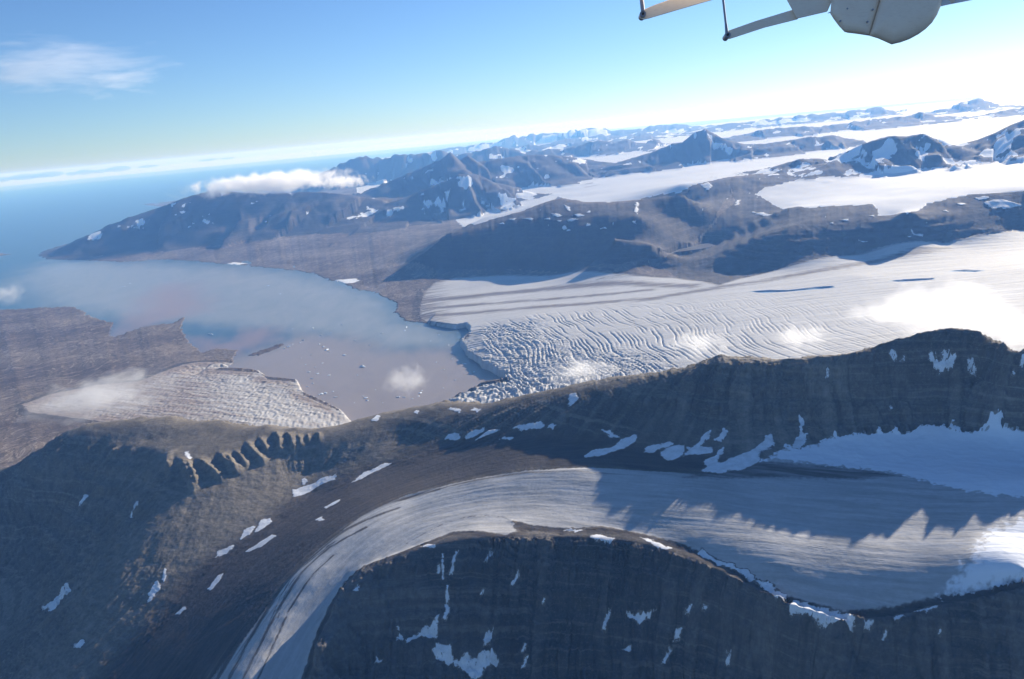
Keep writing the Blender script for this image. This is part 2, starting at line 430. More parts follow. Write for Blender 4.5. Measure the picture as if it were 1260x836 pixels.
Z0 = np.maximum(NEAR, FAR)
ISNEAR = NEAR > FAR

# ------------------------------------------------------------------ zones and surface masks (outlines laid on the terrain)
def zp(x0, y0, pts, s=2.986):
    return [(x0 + x / s, y0 + y / s) for x, y in pts]
def on_near(pts): return drape(Z0, pts)
def on_far(pts): return drape(FAR, pts)
def smooth_edge(s, w, jit): return sstep(-w, w, s + jit)

nse = {}
def jitter(freq, amp, seed):
    key = (freq, seed)
    if key not in nse:
        nse[key] = fbm(GA * freq, GL * freq, 4, seed)
    return nse[key] * amp

ice_px = [(1560, 570), (1400, 570), (1260, 570), (1150, 566), (1050, 558), (960, 562), (905, 574), (880, 584), (800, 581), (720, 576), (660, 579), (600, 587), (560, 595), (500, 610), (450, 632), (410, 662), (380, 688), (348, 720), (316, 765), (286, 805), (258, 836), (215, 930),
          (350, 930), (374, 836), (388, 788), (405, 748), (426, 716), (450, 697), (490, 681), (530, 666), (556, 656), (600, 656), (622, 661), (640, 655), (628, 640), (650, 648), (700, 653), (740, 649), (790, 658), (840, 673), (868, 686), (912, 706), (960, 733), (1040, 758), (1100, 751), (1170, 735), (1210, 727), (1260, 719), (1400, 702), (1560, 690)]
V_S = sdf(GA, GL, on_near(ice_px), 0.09); V_S[~ISNEAR] = -0.09
apron_px = zp(840, 320, [(310, 740), (340, 708), (390, 688), (440, 690), (500, 672), (540, 655), (600, 645), (660, 634), (690, 642), (730, 635), (760, 632), (800, 640), (840, 632), (880, 603), (940, 608), (960, 602), (990, 626), (1060, 634), (1100, 622), (1160, 608), (1210, 622), (1254, 628)]) + [(1330, 535), (1450, 540), (1560, 545), (1560, 640), (1400, 625), (1260, 613), (1200, 606), (1140, 592), (1100, 582), (1060, 577), (1000, 571), (950, 564), (930, 566)]
A_S = sdf(GA, GL, on_near(apron_px), 0.06); A_S[~ISNEAR] = -0.06
firn_px = [(1560, 640), (1260, 640), (1215, 652), (1190, 690), (1150, 735), (1210, 727), (1260, 719), (1400, 702), (1560, 690)]
F_S = sdf(GA, GL, on_near(firn_px), 0.06); F_S[~ISNEAR] = -0.06
cliff_px = [(374, 940), (374, 836), (388, 788), (405, 748), (426, 716), (450, 697), (490, 681), (530, 666), (556, 656), (600, 656), (622, 661), (640, 655), (650, 648), (700, 653), (740, 649), (790, 658), (840, 673), (868, 686), (912, 706), (960, 733), (1040, 758), (1100, 751), (1170, 735), (1210, 727), (1260, 719), (1400, 702), (1560, 690), (1560, 1100), (374, 1100)]
K_S = sdf(GA, GL, on_near(cliff_px), 0.05); K_S[~ISNEAR] = -0.05
foot_px = [(640, 548), (560, 556), (530, 562), (480, 580), (430, 594), (385, 612), (330, 655), (290, 682), (250, 712), (215, 755), (170, 800), (140, 836), (60, 930)]
deb_px = [(905, 585), (880, 575), (830, 572), (760, 562), (700, 555)] + foot_px + [(215, 930), (258, 836), (286, 805), (316, 765), (348, 720), (380, 688), (410, 662), (450, 632), (500, 610), (560, 595), (600, 587), (660, 579), (720, 576), (800, 581), (880, 586)]
D_S = sdf(GA, GL, on_near(deb_px), 0.06); D_S[~ISNEAR] = -0.06

tide_px = [(528, 399), (545, 403), (562, 405), (573, 403), (578, 408), (577, 414), (568, 420), (566, 426), (570, 431), (573, 437), (580, 443), (588, 447), (593, 454), (603, 457), (612, 463), (626, 468), (612, 471), (596, 473), (580, 480), (566, 485), (556, 491), (546, 497), (550, 520), (800, 545), (1260, 545), (1560, 545),
           (1560, 240), (1400, 262), (1260, 283), (1160, 299), (1060, 313), (960, 331), (910, 343), (885, 351), (862, 346), (830, 342), (760, 337), (740, 335), (700, 336), (640, 339), (560, 342), (535, 348), (522, 360), (517, 375), (516, 390)]
T_S = sdf(GA, GL, on_far(tide_px), 0.09)
side_px = [(244, 446), (264, 446), (286, 447), (284, 452), (264, 456), (290, 457), (318, 459), (328, 467), (366, 471), (373, 487), (395, 497), (420, 508), (442, 525), (440, 548), (300, 560), (180, 545), (130, 520), (70, 512), (35, 508), (28, 498), (60, 486), (120, 474), (170, 470), (205, 456), (225, 449)]
S_S = sdf(GA, GL, on_far(side_px), 0.06)
g2_px = [(560, 266), (583, 277), (620, 266), (655, 255), (686, 242), (712, 247), (748, 250), (788, 244), (838, 237), (897, 218), (950, 211), (1007, 203), (1040, 200), (1060, 185), (1054, 178), (997, 185), (930, 192), (894, 195), (850, 193), (822, 186), (806, 182), (797, 192), (785, 208), (770, 222), (720, 231), (700, 228), (650, 226), (655, 237), (648, 246), (600, 256)]
G_S = sdf(GA, GL, on_far(g2_px), 0.05)
g3_px = [(478, 243), (500, 238), (520, 234), (545, 227), (560, 222), (548, 232), (530, 243), (545, 252), (548, 257), (525, 258), (505, 253)]
G3_S = sdf(GA, GL, on_far(g3_px), 0.05)
i1_px = [(930, 239), (945, 247), (964, 257), (990, 256), (1014, 254), (1050, 253), (1074, 252), (1079, 258), (1081, 265), (1100, 264), (1118, 263), (1141, 251), (1165, 245), (1195, 239), (1230, 238), (1260, 236), (1400, 222), (1560, 210), (1560, 150), (1400, 160), (1260, 160), (1212, 168), (1180, 172), (1150, 174), (1125, 190), (1074, 201), (1040, 208), (985, 220), (940, 232)]
I_S = sdf(GA, GL, on_far(i1_px), 0.05)
table_px = [(498, 325), (530, 333), (554, 335), (654, 334), (755, 327), (810, 325), (850, 300), (880, 270), (900, 240), (897, 221), (840, 240), (788, 247), (748, 253), (711, 251), (688, 246), (664, 256), (640, 263), (600, 268), (560, 282), (540, 300)]
B_S = sdf(GA, GL, on_far(table_px), 0.05)
hill_px = [(838, 345), (880, 352), (960, 332), (1060, 314), (1160, 300), (1260, 284), (1400, 263), (1560, 242), (1560, 210), (1400, 222), (1260, 235), (1195, 239), (1141, 251), (1118, 263), (1081, 265), (1074, 252), (1014, 254), (964, 257), (930, 239), (940, 232), (985, 220), (1054, 204), (950, 214), (897, 221), (905, 250), (880, 275), (850, 302), (815, 326)]
H_S = sdf(GA, GL, on_far(hill_px), 0.05)
lake_px = [(806, 305), (835, 301), (870, 299), (882, 302), (862, 308), (830, 311), (810, 311)]
lake = on_far(lake_px)

Zone = {'plain': 0, 'massif': 1, 'cirque': 2, 'cliff': 3, 'tide': 4, 'side': 5, 'branch': 6, 'ice': 7, 'table': 8, 'hill': 9}
j1 = jitter(160, 0.0035, 31)
ZN = np.zeros(GA.shape, np.int16)
ZN[H_S > 0] = 9
ZN[B_S > 0] = 8
icef = ((GD > 15500) & (BASE > 330)) | ((GD > 15500) & (GA > -0.03) & (BASE > 120)) | ((GD > 21000) & (GA > -0.17) & (WS > 0.02)) | (I_S + j1 > 0)
ZN[icef] = 7
ZN[(G_S + j1 > 0) | (G3_S + j1 > 0)] = 6
sel = MTN & (TOPI >= 0) & ((GD > 11000))
ZN[sel] = 10 + TOPI[sel]
ZN[S_S + j1 * 0.7 > 0] = 5
ZN[T_S + j1 * 0.25 > 0] = 4
ZN[(icy > 0.3) & (T_S > -0.012) & (WS < 0.005) & (GA > -0.12)] = 4
ZN[(icy > 0.3) & (S_S > -0.012) & (WS < 0.005) & (GA < -0.12)] = 5
ZN[ISNEAR] = 1
ZN[ISNEAR & (K_S > 0)] = 3
ZN[ISNEAR & ((V_S + j1 * 0.6 > 0) | (A_S + j1 > 0)) & ~(ISNEAR & (K_S > 0.0005))] = 2

# ------------------------------------------------------------------ relief
Z = Z0.copy()
SNOW = np.zeros(GA.shape); DIRT = np.zeros(GA.shape); STRK = np.zeros(GA.shape); FU = np.zeros(GA.shape); FV = np.zeros(GA.shape)
dzr = np.gradient(Z0, ROWS, axis=0)
dza = np.gradient(Z0, AZ, axis=1) / GD
SLOPE = np.hypot(dzr, dza)

# near rock: ribs and chutes that follow the fall line
sub = slice(0, nr)
gr_r = dzr[sub].copy(); gr_a = dza[sub].copy()
for _ in range(3):
    gr_r = (gr_r + np.roll(gr_r, 3, 0) + np.roll(gr_r, -3, 0) + np.roll(gr_r, 3, 1) + np.roll(gr_r, -3, 1)) / 5
    gr_a = (gr_a + np.roll(gr_a, 3, 0) + np.roll(gr_a, -3, 0) + np.roll(gr_a, 3, 1) + np.roll(gr_a, -3, 1)) / 5
mm = ISNEAR[sub] & (ZN[sub] != 2)
ta = GA[sub][mm].copy(); td = GD[sub][mm].copy()
acc1 = np.zeros(ta.shape); acc2 = np.zeros(ta.shape); STEPS = 16
ridx = np.arange(nr)
for k in range(STEPS):
    x = td * np.sin(ta); y = td * np.cos(ta)
    acc1 += perlin(x / 34, y / 34, 40); acc2 += perlin(x / 11, y / 11, 41)
    ri = np.clip(np.interp(td, ROWS[:nr], ridx).astype(int), 0, nr - 1); ci = np.clip(np.interp(ta, AZ, np.arange(NC)).astype(int), 0, NC - 1)
    g1 = gr_r[ri, ci]; g2 = gr_a[ri, ci]; L = np.hypot(g1, g2) + 1e-6
    td += 13 * g1 / L; ta += 13 * g2 / L / td
S1 = np.zeros(Z[sub].shape); S2 = np.zeros(Z[sub].shape)
S1[mm] = acc1 / math.sqrt(STEPS); S2[mm] = acc2 / math.sqrt(STEPS)
steep = sstep(0.22, 0.6, SLOPE[sub])
xx, yy = GX[sub], GY[sub]
rimq = on_near([(205, 557), (250, 550), (300, 541), (350, 535), (402, 535)])
qq, _, _ = seg_dist(GA[sub], GL[sub], rimq)
rock = mm.astype(float) * (0.25 + 0.75 * sstep(0.01, 0.06, qq)) * (1 - 0.85 * sstep(-0.002, 0.004, D_S[sub]))
CH1 = np.exp(-(S1 / 0.11) ** 2) * mm; CH2 = np.exp(-(S2 / 0.14) ** 2) * mm
Z[sub] += rock * steep * (S1 * 8.0 + S2 * 4.6 - CH1 * 4.5 - CH2 * 2.0)
scree = 1 - 0.6 * sstep(-0.02, -0.10, GA[sub]); S1 = S1 * scree; S2 = S2 * scree
CHUT = np.zeros(GA.shape); CHUT[sub] = scree * np.clip(CH1 * 0.75 + CH2 * 0.5, 0, 1) * rock * (0.25 + 0.75 * steep)
Z[sub] += rock * (fbm(xx / 90, yy / 90, 6, 50, 0.62) * 9.0 + (ridged(xx / 55, yy / 55, 4, 52, 0.55) - 0.55) * 7.0 * steep) * (0.35 + 0.65 * steep)
cr = drape(Z0, [(x, y + 1.5) for x, y, z in densify(crest[18:36], 12)])
qc, _, _ = seg_dist(GA[sub], GL[sub], cr)
Z[sub] += mm * (1 - sstep(0.004, 0.022, qc)) * ((ridged(GA[sub] * 80, GL[sub] * 30, 4, 54, 0.6) - 0.6) * 5.5) * sstep(0.05, 0.12, GA[sub])
# rock bands on the high wall and on the cliff
zz = Z[sub]
band = np.sin((zz + 10 * fbm(xx / 300, yy / 300, 3, 57)) * 2 * np.pi / 46.0)
Z[sub] += rock * sstep(0.35, 0.7, SLOPE[sub]) * (band * 4.2 + np.sin((zz + 6 * fbm(xx / 200, yy / 200, 2, 58)) * 2 * np.pi / 17.0) * 1.3)
STRK[sub] = S1 * 0.6 + S2 * 0.4
# gullied rim on the left: rock ribs that run down from the rim and die out in the scree
rib_axes = [zp(150, 520, q, 4.18) for q in (
    [(228, 160), (234, 230), (252, 312)], [(282, 170), (325, 240), (352, 300), (372, 372)], [(380, 180), (430, 228), (492, 275), (520, 310)], [(497, 150), (528, 200), (582, 248), (610, 275)], [(576, 140), (620, 195), (652, 246)], [(636, 95), (664, 145), (716, 196), (740, 222)],
    [(702, 75), (728, 120), (762, 172)], [(784, 44), (808, 95), (824, 172)], [(842, 48), (872, 95), (890, 156)], [(900, 56), (918, 100), (930, 140)], [(950, 60), (966, 115)], [(1005, 50), (1022, 110)], [(330, 205), (366, 268), (392, 330)], [(545, 175), (566, 215), (590, 255)])]
rib_h = [15, 21, 19, 21, 13, 17, 14, 18, 17, 12, 9, 10, 9, 8]
for ax, hh in zip(rib_axes, rib_h):
    L = on_near(ax); R = np.stack([np.exp(L[:, 1]) * np.sin(L[:, 0]), np.exp(L[:, 1]) * np.cos(L[:, 0])], 1)
    m = ISNEAR & (np.abs(GX - R[:, 0].mean()) < 260) & (np.abs(GY - R[:, 1].mean()) < 260)
    wx = GX[m] + 7 * fbm(GX[m] / 30, GY[m] / 30, 4, 64, 0.6); wy = GY[m] + 7 * fbm(GX[m] / 30, GY[m] / 30, 4, 65, 0.6)
    q, par, side = seg_dist(wx, wy, R)
    f = par / (len(R) - 1)
    prof = np.clip(1 - q / np.where(side > 0, hh * 1.7, hh * 0.75), 0, 1) * (0.8 + 0.4 * fbm(wx / 18, wy / 18, 2, 66))
    Z[m] += prof * hh * sstep(-0.05, 0.3, f) * (1 - sstep(0.68, 1.06, f))

# valley glacier: flow coordinates, dirty streaks, gentle ridges
def flow(line, msk, Zs):
    L = np.array(line); R = np.stack([np.exp(L[:, 1]) * np.sin(L[:, 0]), np.exp(L[:, 1]) * np.cos(L[:, 0])], 1)
    for _ in range(2):
        R = np.vstack([R[:1], np.stack([0.75 * R[:-1] + 0.25 * R[1:], 0.25 * R[:-1] + 0.75 * R[1:]], 1).reshape(-1, 2), R[-1:]])
    q, par, side = seg_dist(GX[msk], GY[msk], R)
    arc = np.interp(par, np.arange(len(R)), np.concatenate([[0], np.cumsum(np.hypot(*np.diff(R, axis=0).T))]))
    return arc, q * side
mv = ISNEAR & ((V_S > -0.06) | (D_S > -0.03)) & (GD < 2700)
cline = on_near([(1450, 650), (1260, 650), (1100, 648), (950, 630), (800, 615), (680, 605), (580, 612), (500, 632), (430, 675), (380, 725), (340, 780), (305, 836), (265, 930)])
FU[mv], FV[mv] = flow(cline, mv, Z0)
gm = sstep(-0.002, 0.006, V_S)
st = fbm(FU / 420, FV / 13, 4, 70, 0.6)
Z += np.where(ISNEAR, sstep(0.0, 0.01, A_S) * fbm(GX / 70, GY / 70, 4, 79, 0.55) * 5 + gm * (st * 0.9 + fbm(GX / 38, GY / 38, 4, 73, 0.6) * 0.6 + fbm(GX / 240, GY / 240, 2, 74) * 6), 0)
# lateral dirt: thins out in streaks into the ice
edge = V_S + 0.034 * fbm(FU / 1100, FV / 15, 4, 75, 0.6) 
outer = sstep(-0.055, -0.005, D_S) 
DIRT = np.where(ISNEAR, np.clip(np.maximum((1 - sstep(0.0, 0.030, edge + 0.014)) * outer, (1 - sstep(0.0015, 0.006, V_S + j1)) * (V_S > -0.01) * (K_S > -0.02)) + 0.22 * sstep(0.2, 0.55, st) * gm, 0, 1), 0)
# dark curved streaks near the bend
for pts, w in (([(342, 760), (352, 728), (372, 700), (398, 676), (425, 662)], 0.0016), ([(300, 836), (322, 790), (345, 745), (372, 705), (405, 675), (450, 650)], 0.0034), ([(283, 836), (308, 785), (334, 742), (362, 702), (400, 668), (440, 645), (490, 625)], 0.0045), ([(318, 836), (338, 790), (356, 750), (382, 712), (410, 684)], 0.0022), ([(268, 836), (296, 788), (325, 742), (356, 698), (392, 664), (430, 642), (480, 618), (540, 602)], 0.005), ([(348, 740), (362, 712), (388, 686), (412, 668)], 0.0012), ([(330, 770), (345, 735), (365, 704), (385, 684), (410, 664)], 0.0016), ([(640, 651), (632, 642), (620, 636), (600, 634), (575, 636), (550, 642), (525, 654), (500, 668)], 0.0013)):
    pl = on_near(pts); q, _, _ = seg_dist(GA[:nr], GL[:nr], pl)
    DIRT[sub] = np.maximum(DIRT[sub], (1 - sstep(w * 0.4, w * 1.6, q + 0.006 * np.abs(fbm(FU[sub] / 130, FV[sub] / 9, 3, 77, 0.6)))) * 0.85 * ISNEAR[sub])
bare_ice = sdf(GA, GL, on_near([(840, 588), (880, 578), (930, 567), (1000, 572), (1060, 578), (1110, 586), (1060, 590), (960, 588), (880, 590)]), 0.03)  # dark bare ice below the snow apron, laid in through the dirt mask
DIRT = np.maximum(DIRT, np.where(ISNEAR, 0.75 * smooth_edge(bare_ice, 0.008, jitter(200, 0.006, 36)), 0))
SNOW = np.maximum(SNOW, np.where(ISNEAR, np.where(SLOPE > 0.22, smooth_edge(A_S, 0.002, jitter(240, 0.006, 33) + 0.014 * STRK), smooth_edge(A_S, 0.012, jitter(140, 0.014, 34))), 0))
SNOW = np.maximum(SNOW, np.where(ISNEAR, smooth_edge(F_S, 0.02, jitter(120, 0.02, 35)), 0) * 0.8)

# tidewater glacier: crevasses and seracs
mt = (T_S > -0.01) & ~ISNEAR
tline = on_far([(1500, 345), (1260, 362), (1100, 376), (950, 392), (830, 404), (740, 416), (660, 428), (600, 440)])
fu, fv = flow(tline, mt, FAR)
FU[mt] = fu; FV[mt] = fv
front = on_far([(530, 399), (545, 402), (573, 402), (578, 410), (567, 424), (573, 437), (590, 449), (612, 463), (640, 470), (700, 468)])
fr = np.stack([np.exp(front[:, 1]) * np.sin(front[:, 0]), np.exp(front[:, 1]) * np.cos(front[:, 0])], 1)
fd, _, _ = seg_dist(GX[mt], GY[mt], fr)
lat = np.abs(fv)
ub = fu + 0.00022 * fv * fv * np.sign(fv) * 0 + 60 * fbm(fu / 700, fv / 500, 2, 80) + 0.10 * fv + 0.00009 * fv * np.abs(fv)
activ = (1 - sstep(500, 2500, fd)) * (1 - sstep(750, 1150, fv * -1)) * (1 - sstep(900, 1500, fv))
serac = (1 - sstep(150, 800, fd)) * (1 - sstep(650, 1000, -fv))
w1 = ub / 27 + 0.7 * fbm(fu / 600, fv / 800, 2, 81) + 0.6 * perlin(ub / 170, fv / 1400, 87) + 0.13 * perlin(fu / 60, fv / 70, 92)
st1 = np.abs((w1 % 1.0) - 0.5) * 2                       # 0 in the groove, 1 on the rib
rank = perlin(np.floor(w1) * 0.731, fv / 380, 82)          # each crevasse opens and closes along its length
crev = -(1 - sstep(0.0, 0.48, st1)) * 8.5 * sstep(-0.3, 0.3, rank)
w2 = fv / 40 + 0.7 * fbm(fu / 120, fv / 160, 2, 83) + 0.37 * np.floor(w1)
st2 = np.abs((w2 % 1.0) - 0.5) * 2
top = fbm(np.floor(w1) * 0.61, np.floor(w2) * 0.47, 2, 84)
blk = -(1 - sstep(0.0, 0.38, st2)) * 0.75 + 0.9 * top + 0.35 * fbm(ub / 18, fv / 20, 2, 86)
gsm = fbm(fu / 600, fv / 40, 4, 88)
Z[mt] += activ * crev + serac * blk * 15 + gsm * 2.5 * (1 - activ)
STRK[mt] = gsm
# the broken ice tongue under the near ridge
tong = sdf(GA[mt], GL[mt], on_far([(546, 497), (566, 485), (596, 473), (626, 468), (700, 462), (760, 470), (700, 520), (560, 520)]), 0.03)
Z[mt] += sstep(-0.004, 0.006, tong) * fbm(GX[mt] / 34, GY[mt] / 60, 3, 89, 0.65) * 17
blue = np.zeros(GA.shape)  # shade in the sunken hollows, painted into the ice colour as blue
for pts, w, k in (([(505, 372), (560, 367), (640, 359), (700, 353), (780, 349), (850, 352)], 0.010, 0.95), ([(505, 391), (560, 387), (640, 380), (720, 374), (800, 368), (860, 358), (940, 346), (1040, 328), (1160, 306)], 0.008, 0.9), ([(515, 381), (600, 374), (680, 368), (740, 363), (800, 357)], 0.007, 0.85),
                  ([(735, 344), (748, 341), (765, 338), (772, 335)], 0.0025, 0.9), ([(930, 348), (1010, 335), (1060, 331)], 0.0012, 0.8), ([(1160, 304), (1195, 297), (1250, 290)], 0.0014, 0.5), ([(840, 372), (930, 360), (1040, 348)], 0.0010, 0.45), ([(1080, 352), (1170, 343), (1260, 341)], 0.001, 0.4), ([(600, 352), (680, 345), (760, 343)], 0.0013, 0.4)):
    pl = on_far(pts); q, _, _ = seg_dist(GA[mt], GL[mt], pl)
    DIRT[mt] = np.maximum(DIRT[mt], k * (1 - sstep(w * 0.4, w * 2.6, q + 0.022 * np.abs(fbm(fu / 420, fv / 34, 4, 90, 0.6)))))
left = 1 - sstep(0.0, 0.055, GA[mt] - float(pol(520, 380)[0]))
DIRT[mt] = np.maximum(DIRT[mt], np.clip(left * (0.55 + 1.1 * fbm(fu / 500, fv / 36, 4, 91)), 0, 1))
tm = np.zeros(GA.shape); tm[mt] = 1
DIRT = np.where(mt, np.maximum(DIRT, 0.7 * (1 - sstep(0.0005, 0.006, T_S)) * sstep(0.0, 0.02, WS)), DIRT)
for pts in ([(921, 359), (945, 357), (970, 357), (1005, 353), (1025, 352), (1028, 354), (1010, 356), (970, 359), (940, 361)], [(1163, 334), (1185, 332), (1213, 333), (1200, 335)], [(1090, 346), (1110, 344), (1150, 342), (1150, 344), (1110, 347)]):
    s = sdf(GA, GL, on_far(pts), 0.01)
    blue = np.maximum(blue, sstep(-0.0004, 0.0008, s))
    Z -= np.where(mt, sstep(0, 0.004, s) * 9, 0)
# small glacier behind the near ridge
ms = (S_S > -0.01) & ~ISNEAR
sx = GX[ms] * 0.86 - GY[ms] * 0.5; sy = GX[ms] * 0.5 + GY[ms] * 0.86
g_ = fbm(sx / 340, sy / 38, 4, 95, 0.6)
near_front = 1 - sstep(200, 900, np.abs(WS[ms]) * GD[ms])
Z[ms] += sstep(-0.002, 0.012, np.where(WS[ms] < 0.01, 1.0, S_S[ms])) * (g_ * 2.5 + near_front * (ridged(sx / 26, sy / 36, 2, 96) - 0.6) * 9 + fbm(sx / 160, sy / 26, 3, 97) * 1.5)
DIRT[ms] = np.clip(0.18 + 0.7 * g_ + 1.0 * (1 - sstep(0.0, 0.022, S_S[ms] + 0.5 * WS[ms] * 0 + 0.02 * g_)) * sstep(0.004, 0.02, WS[ms]) + 0.5 * (1 - sstep(math.radians(-24), math.radians(-18), GA[ms])), 0, 0.95)
FU[ms] = sx; FV[ms] = sy; STRK[ms] = g_
# plains, table mountain and hill slopes
mp = ~ISNEAR & np.isin(ZN, [0, 8, 9])
k_ = np.clip(GD[mp] / 6000, 0.6, 3)
rough = np.where(ZN[mp] == 0, 0.8, 1.0) * sstep(0.0, 0.02, WS[mp])
Z[mp] += rough * k_ * (fbm(GX[mp] / (170 * k_), GY[mp] / (170 * k_), 5, 100, 0.55) * 9 + np.where(ZN[mp] == 0, 0, (ridged(GX[mp] / 420, GY[mp] / 420, 4, 102, 0.6) - 0.55) * 11 + np.sin((Z[mp] + 12 * fbm(GX[mp] / 900, GY[mp] / 900, 2, 103)) * 2 * np.pi / 52) * 4.0 * sstep(0.25, 0.5, SLOPE[mp]) * sstep(0.12, 0.4, SLOPE[mp])))
# snow on the far mountains, in lee hollows and gullies
mf = ~ISNEAR & (ZN >= 10)
kk = ridge_snow = np.array([0.26, 0.26, 0.54, 0.36, 0.28, 0.46, 0.54, 0.52, 0.22, 0.32, 0.48, 0.44, 0.50, 0.44, 0.46, 0.50])[np.clip(TOPI[mf], 0, 15)]
n1 = fbm(GA[mf] * 42 + 5, GL[mf] * 24, 4, 110, 0.5); n2 = fbm(GA[mf] * 190, GL[mf] * 60, 3, 111)
hz = sstep(120, 800, Z[mf])
SNOW[mf] = sstep(0.02, 0.22, n1 * 0.95 + 0.12 * n2 + (kk - 0.5) * 0.9 - 0.10 + 0.15 * hz - 0.2 * sstep(0.5, 1.0, RT[mf]) + 0.25 * sstep(0.35, 0.0, RT[mf]) * (kk > 0.35))
gul = sstep(0.62, 0.42, SPR[mf] + 0.25 * n2) * sstep(0.25, 0.55, RT[mf]) * sstep(-0.15, 0.2, n1 + 0.6 * (kk - 0.45))
SNOW[mf] = np.maximum(SNOW[mf] * 0.9, gul)
SNOW[mf] *= sstep(60, 260, Z[mf])
ml = ~ISNEAR & np.isin(ZN, [8, 9])
n3 = fbm(GA[ml] * 260, GL[ml] * 150, 3, 115)
SNOW[ml] = sstep(0.52, 0.6, n3) * sstep(300, 450, Z[ml]) * 0.9
SNOW[~ISNEAR & np.isin(ZN, [6, 7])] = 1.0
ic = ~ISNEAR & np.isin(ZN, [6, 7])
DIRT[ic] = np.where(ZN[ic] == 6, 0.5, 0.15) * sstep(0.0, 0.5, fbm(GX[ic] / 1500, GY[ic] / 400, 4, 120)) * (1 - sstep(12000, 17000, GD[ic]))
pl = on_far([(583, 277), (620, 268), (655, 257), (700, 243), (760, 235), (830, 228), (860, 222)])
q, _, _ = seg_dist(GA[ic], GL[ic], pl)
DIRT[ic] = np.maximum(DIRT[ic], 0.6 * (1 - sstep(0.001, 0.004, q)))
Z[ic] += fbm(GX[ic] / 900, GY[ic] / 900, 3, 121) * 14 * sstep(0.004, 0.02, np.maximum(I_S, G_S)[ic])
# the brown lake
s = sdf(GA, GL, lake, 0.02)
LZ = float(np.median(height_at(Z, lake[:, 0], lake[:, 1])))
Z = np.where((s > 0) & ~ISNEAR, LZ - 3 * sstep(0, 0.003, s), Z)

# ------------------------------------------------------------------ materials
class NT:
    def __init__(self, name):
        self.m = bpy.data.materials.new(name); self.m.use_nodes = True
        self.t = self.m.node_tree; self.t.nodes.clear()
        self.out = self.t.nodes.new('ShaderNodeOutputMaterial')
    def n(self, kind, **kw):
        nd = self.t.nodes.new(kind)
        for k, v in kw.items():
            if k.startswith('i_'):
                nd.inputs[k[2:].replace('_', ' ')].default_value = v
            else:
                setattr(nd, k, v)
        return nd
    def l(self, a, b): self.t.links.new(a, b)
    def attr(self, name): return self.n('ShaderNodeAttribute', attribute_name=name).outputs['Fac']
    def pos(self): return self.n('ShaderNodeNewGeometry').outputs['Position']
    def math(self, op, a, b=None, c=None):
        nd = self.n('ShaderNodeMath', operation=op)
        for i, v in enumerate((a, b, c)):
            if v is None: continue
            if isinstance(v, (int, float)): nd.inputs[i].default_value = v
            else: self.l(v, nd.inputs[i])
        return nd.outputs[0]
    def remap(self, v, a, b, c=0.0, d=1.0):
        nd = self.n('ShaderNodeMapRange'); nd.clamp = True
        self.l(v, nd.inputs[0])
        for i, x in enumerate((a, b, c, d)): nd.inputs[i + 1].default_value = x
        return nd.outputs[0]
    def scale(self, vec, s):
        nd = self.n('ShaderNodeVectorMath', operation='MULTIPLY'); self.l(vec, nd.inputs[0]); nd.inputs[1].default_value = s
        return nd.outputs[0]
    def noise(self, vec, scale, detail=4.0, rough=0.55, dist=0.0):
        nd = self.n('ShaderNodeTexNoise'); self.l(vec, nd.inputs['Vector'])
        nd.inputs['Scale'].default_value = scale; nd.inputs['Detail'].default_value = detail
        nd.inputs['Roughness'].default_value = rough; nd.inputs['Distortion'].default_value = dist
        return nd.outputs['Fac']
    def mix(self, f, a, b):
        nd = self.n('ShaderNodeMix', data_type='RGBA')
        for sock, v in ((nd.inputs['Factor'], f), (nd.inputs[6], a), (nd.inputs[7], b)):
            if isinstance(v, (int, float)): sock.default_value = v
            elif isinstance(v, tuple): sock.default_value = (*v, 1.0)
            else: self.l(v, sock)
        return nd.outputs[2]
    def flowvec(self, su, sv):
        c = self.n('ShaderNodeCombineXYZ')
        self.l(self.math('MULTIPLY', self.attr('fu'), su), c.inputs[0]); self.l(self.math('MULTIPLY', self.attr('fv'), sv), c.inputs[1])
        return c.outputs[0]
    def bump(self, h, strength, dist):
        b = self.n('ShaderNodeBump'); self.l(h, b.inputs['Height']); b.inputs['Strength'].default_value = strength; b.inputs['Distance'].default_value = dist
        return b.outputs[0]
    def surf(self, col, rough=0.9, normal=None, spec=0.25, **kw):
        p = self.n('ShaderNodeBsdfPrincipled')
        if isinstance(col, tuple): p.inputs['Base Color'].default_value = (*col, 1)
        else: self.l(col, p.inputs['Base Color'])
        if isinstance(rough, (int, float)): p.inputs['Roughness'].default_value = rough
        else: self.l(rough, p.inputs['Roughness'])
        p.inputs['Specular IOR Level'].default_value = spec
        if normal is not None: self.l(normal, p.inputs['Normal'])
        for k, v in kw.items(): p.inputs[k].default_value = v
        self.l(p.outputs[0], self.out.inputs['Surface'])
        return self.m

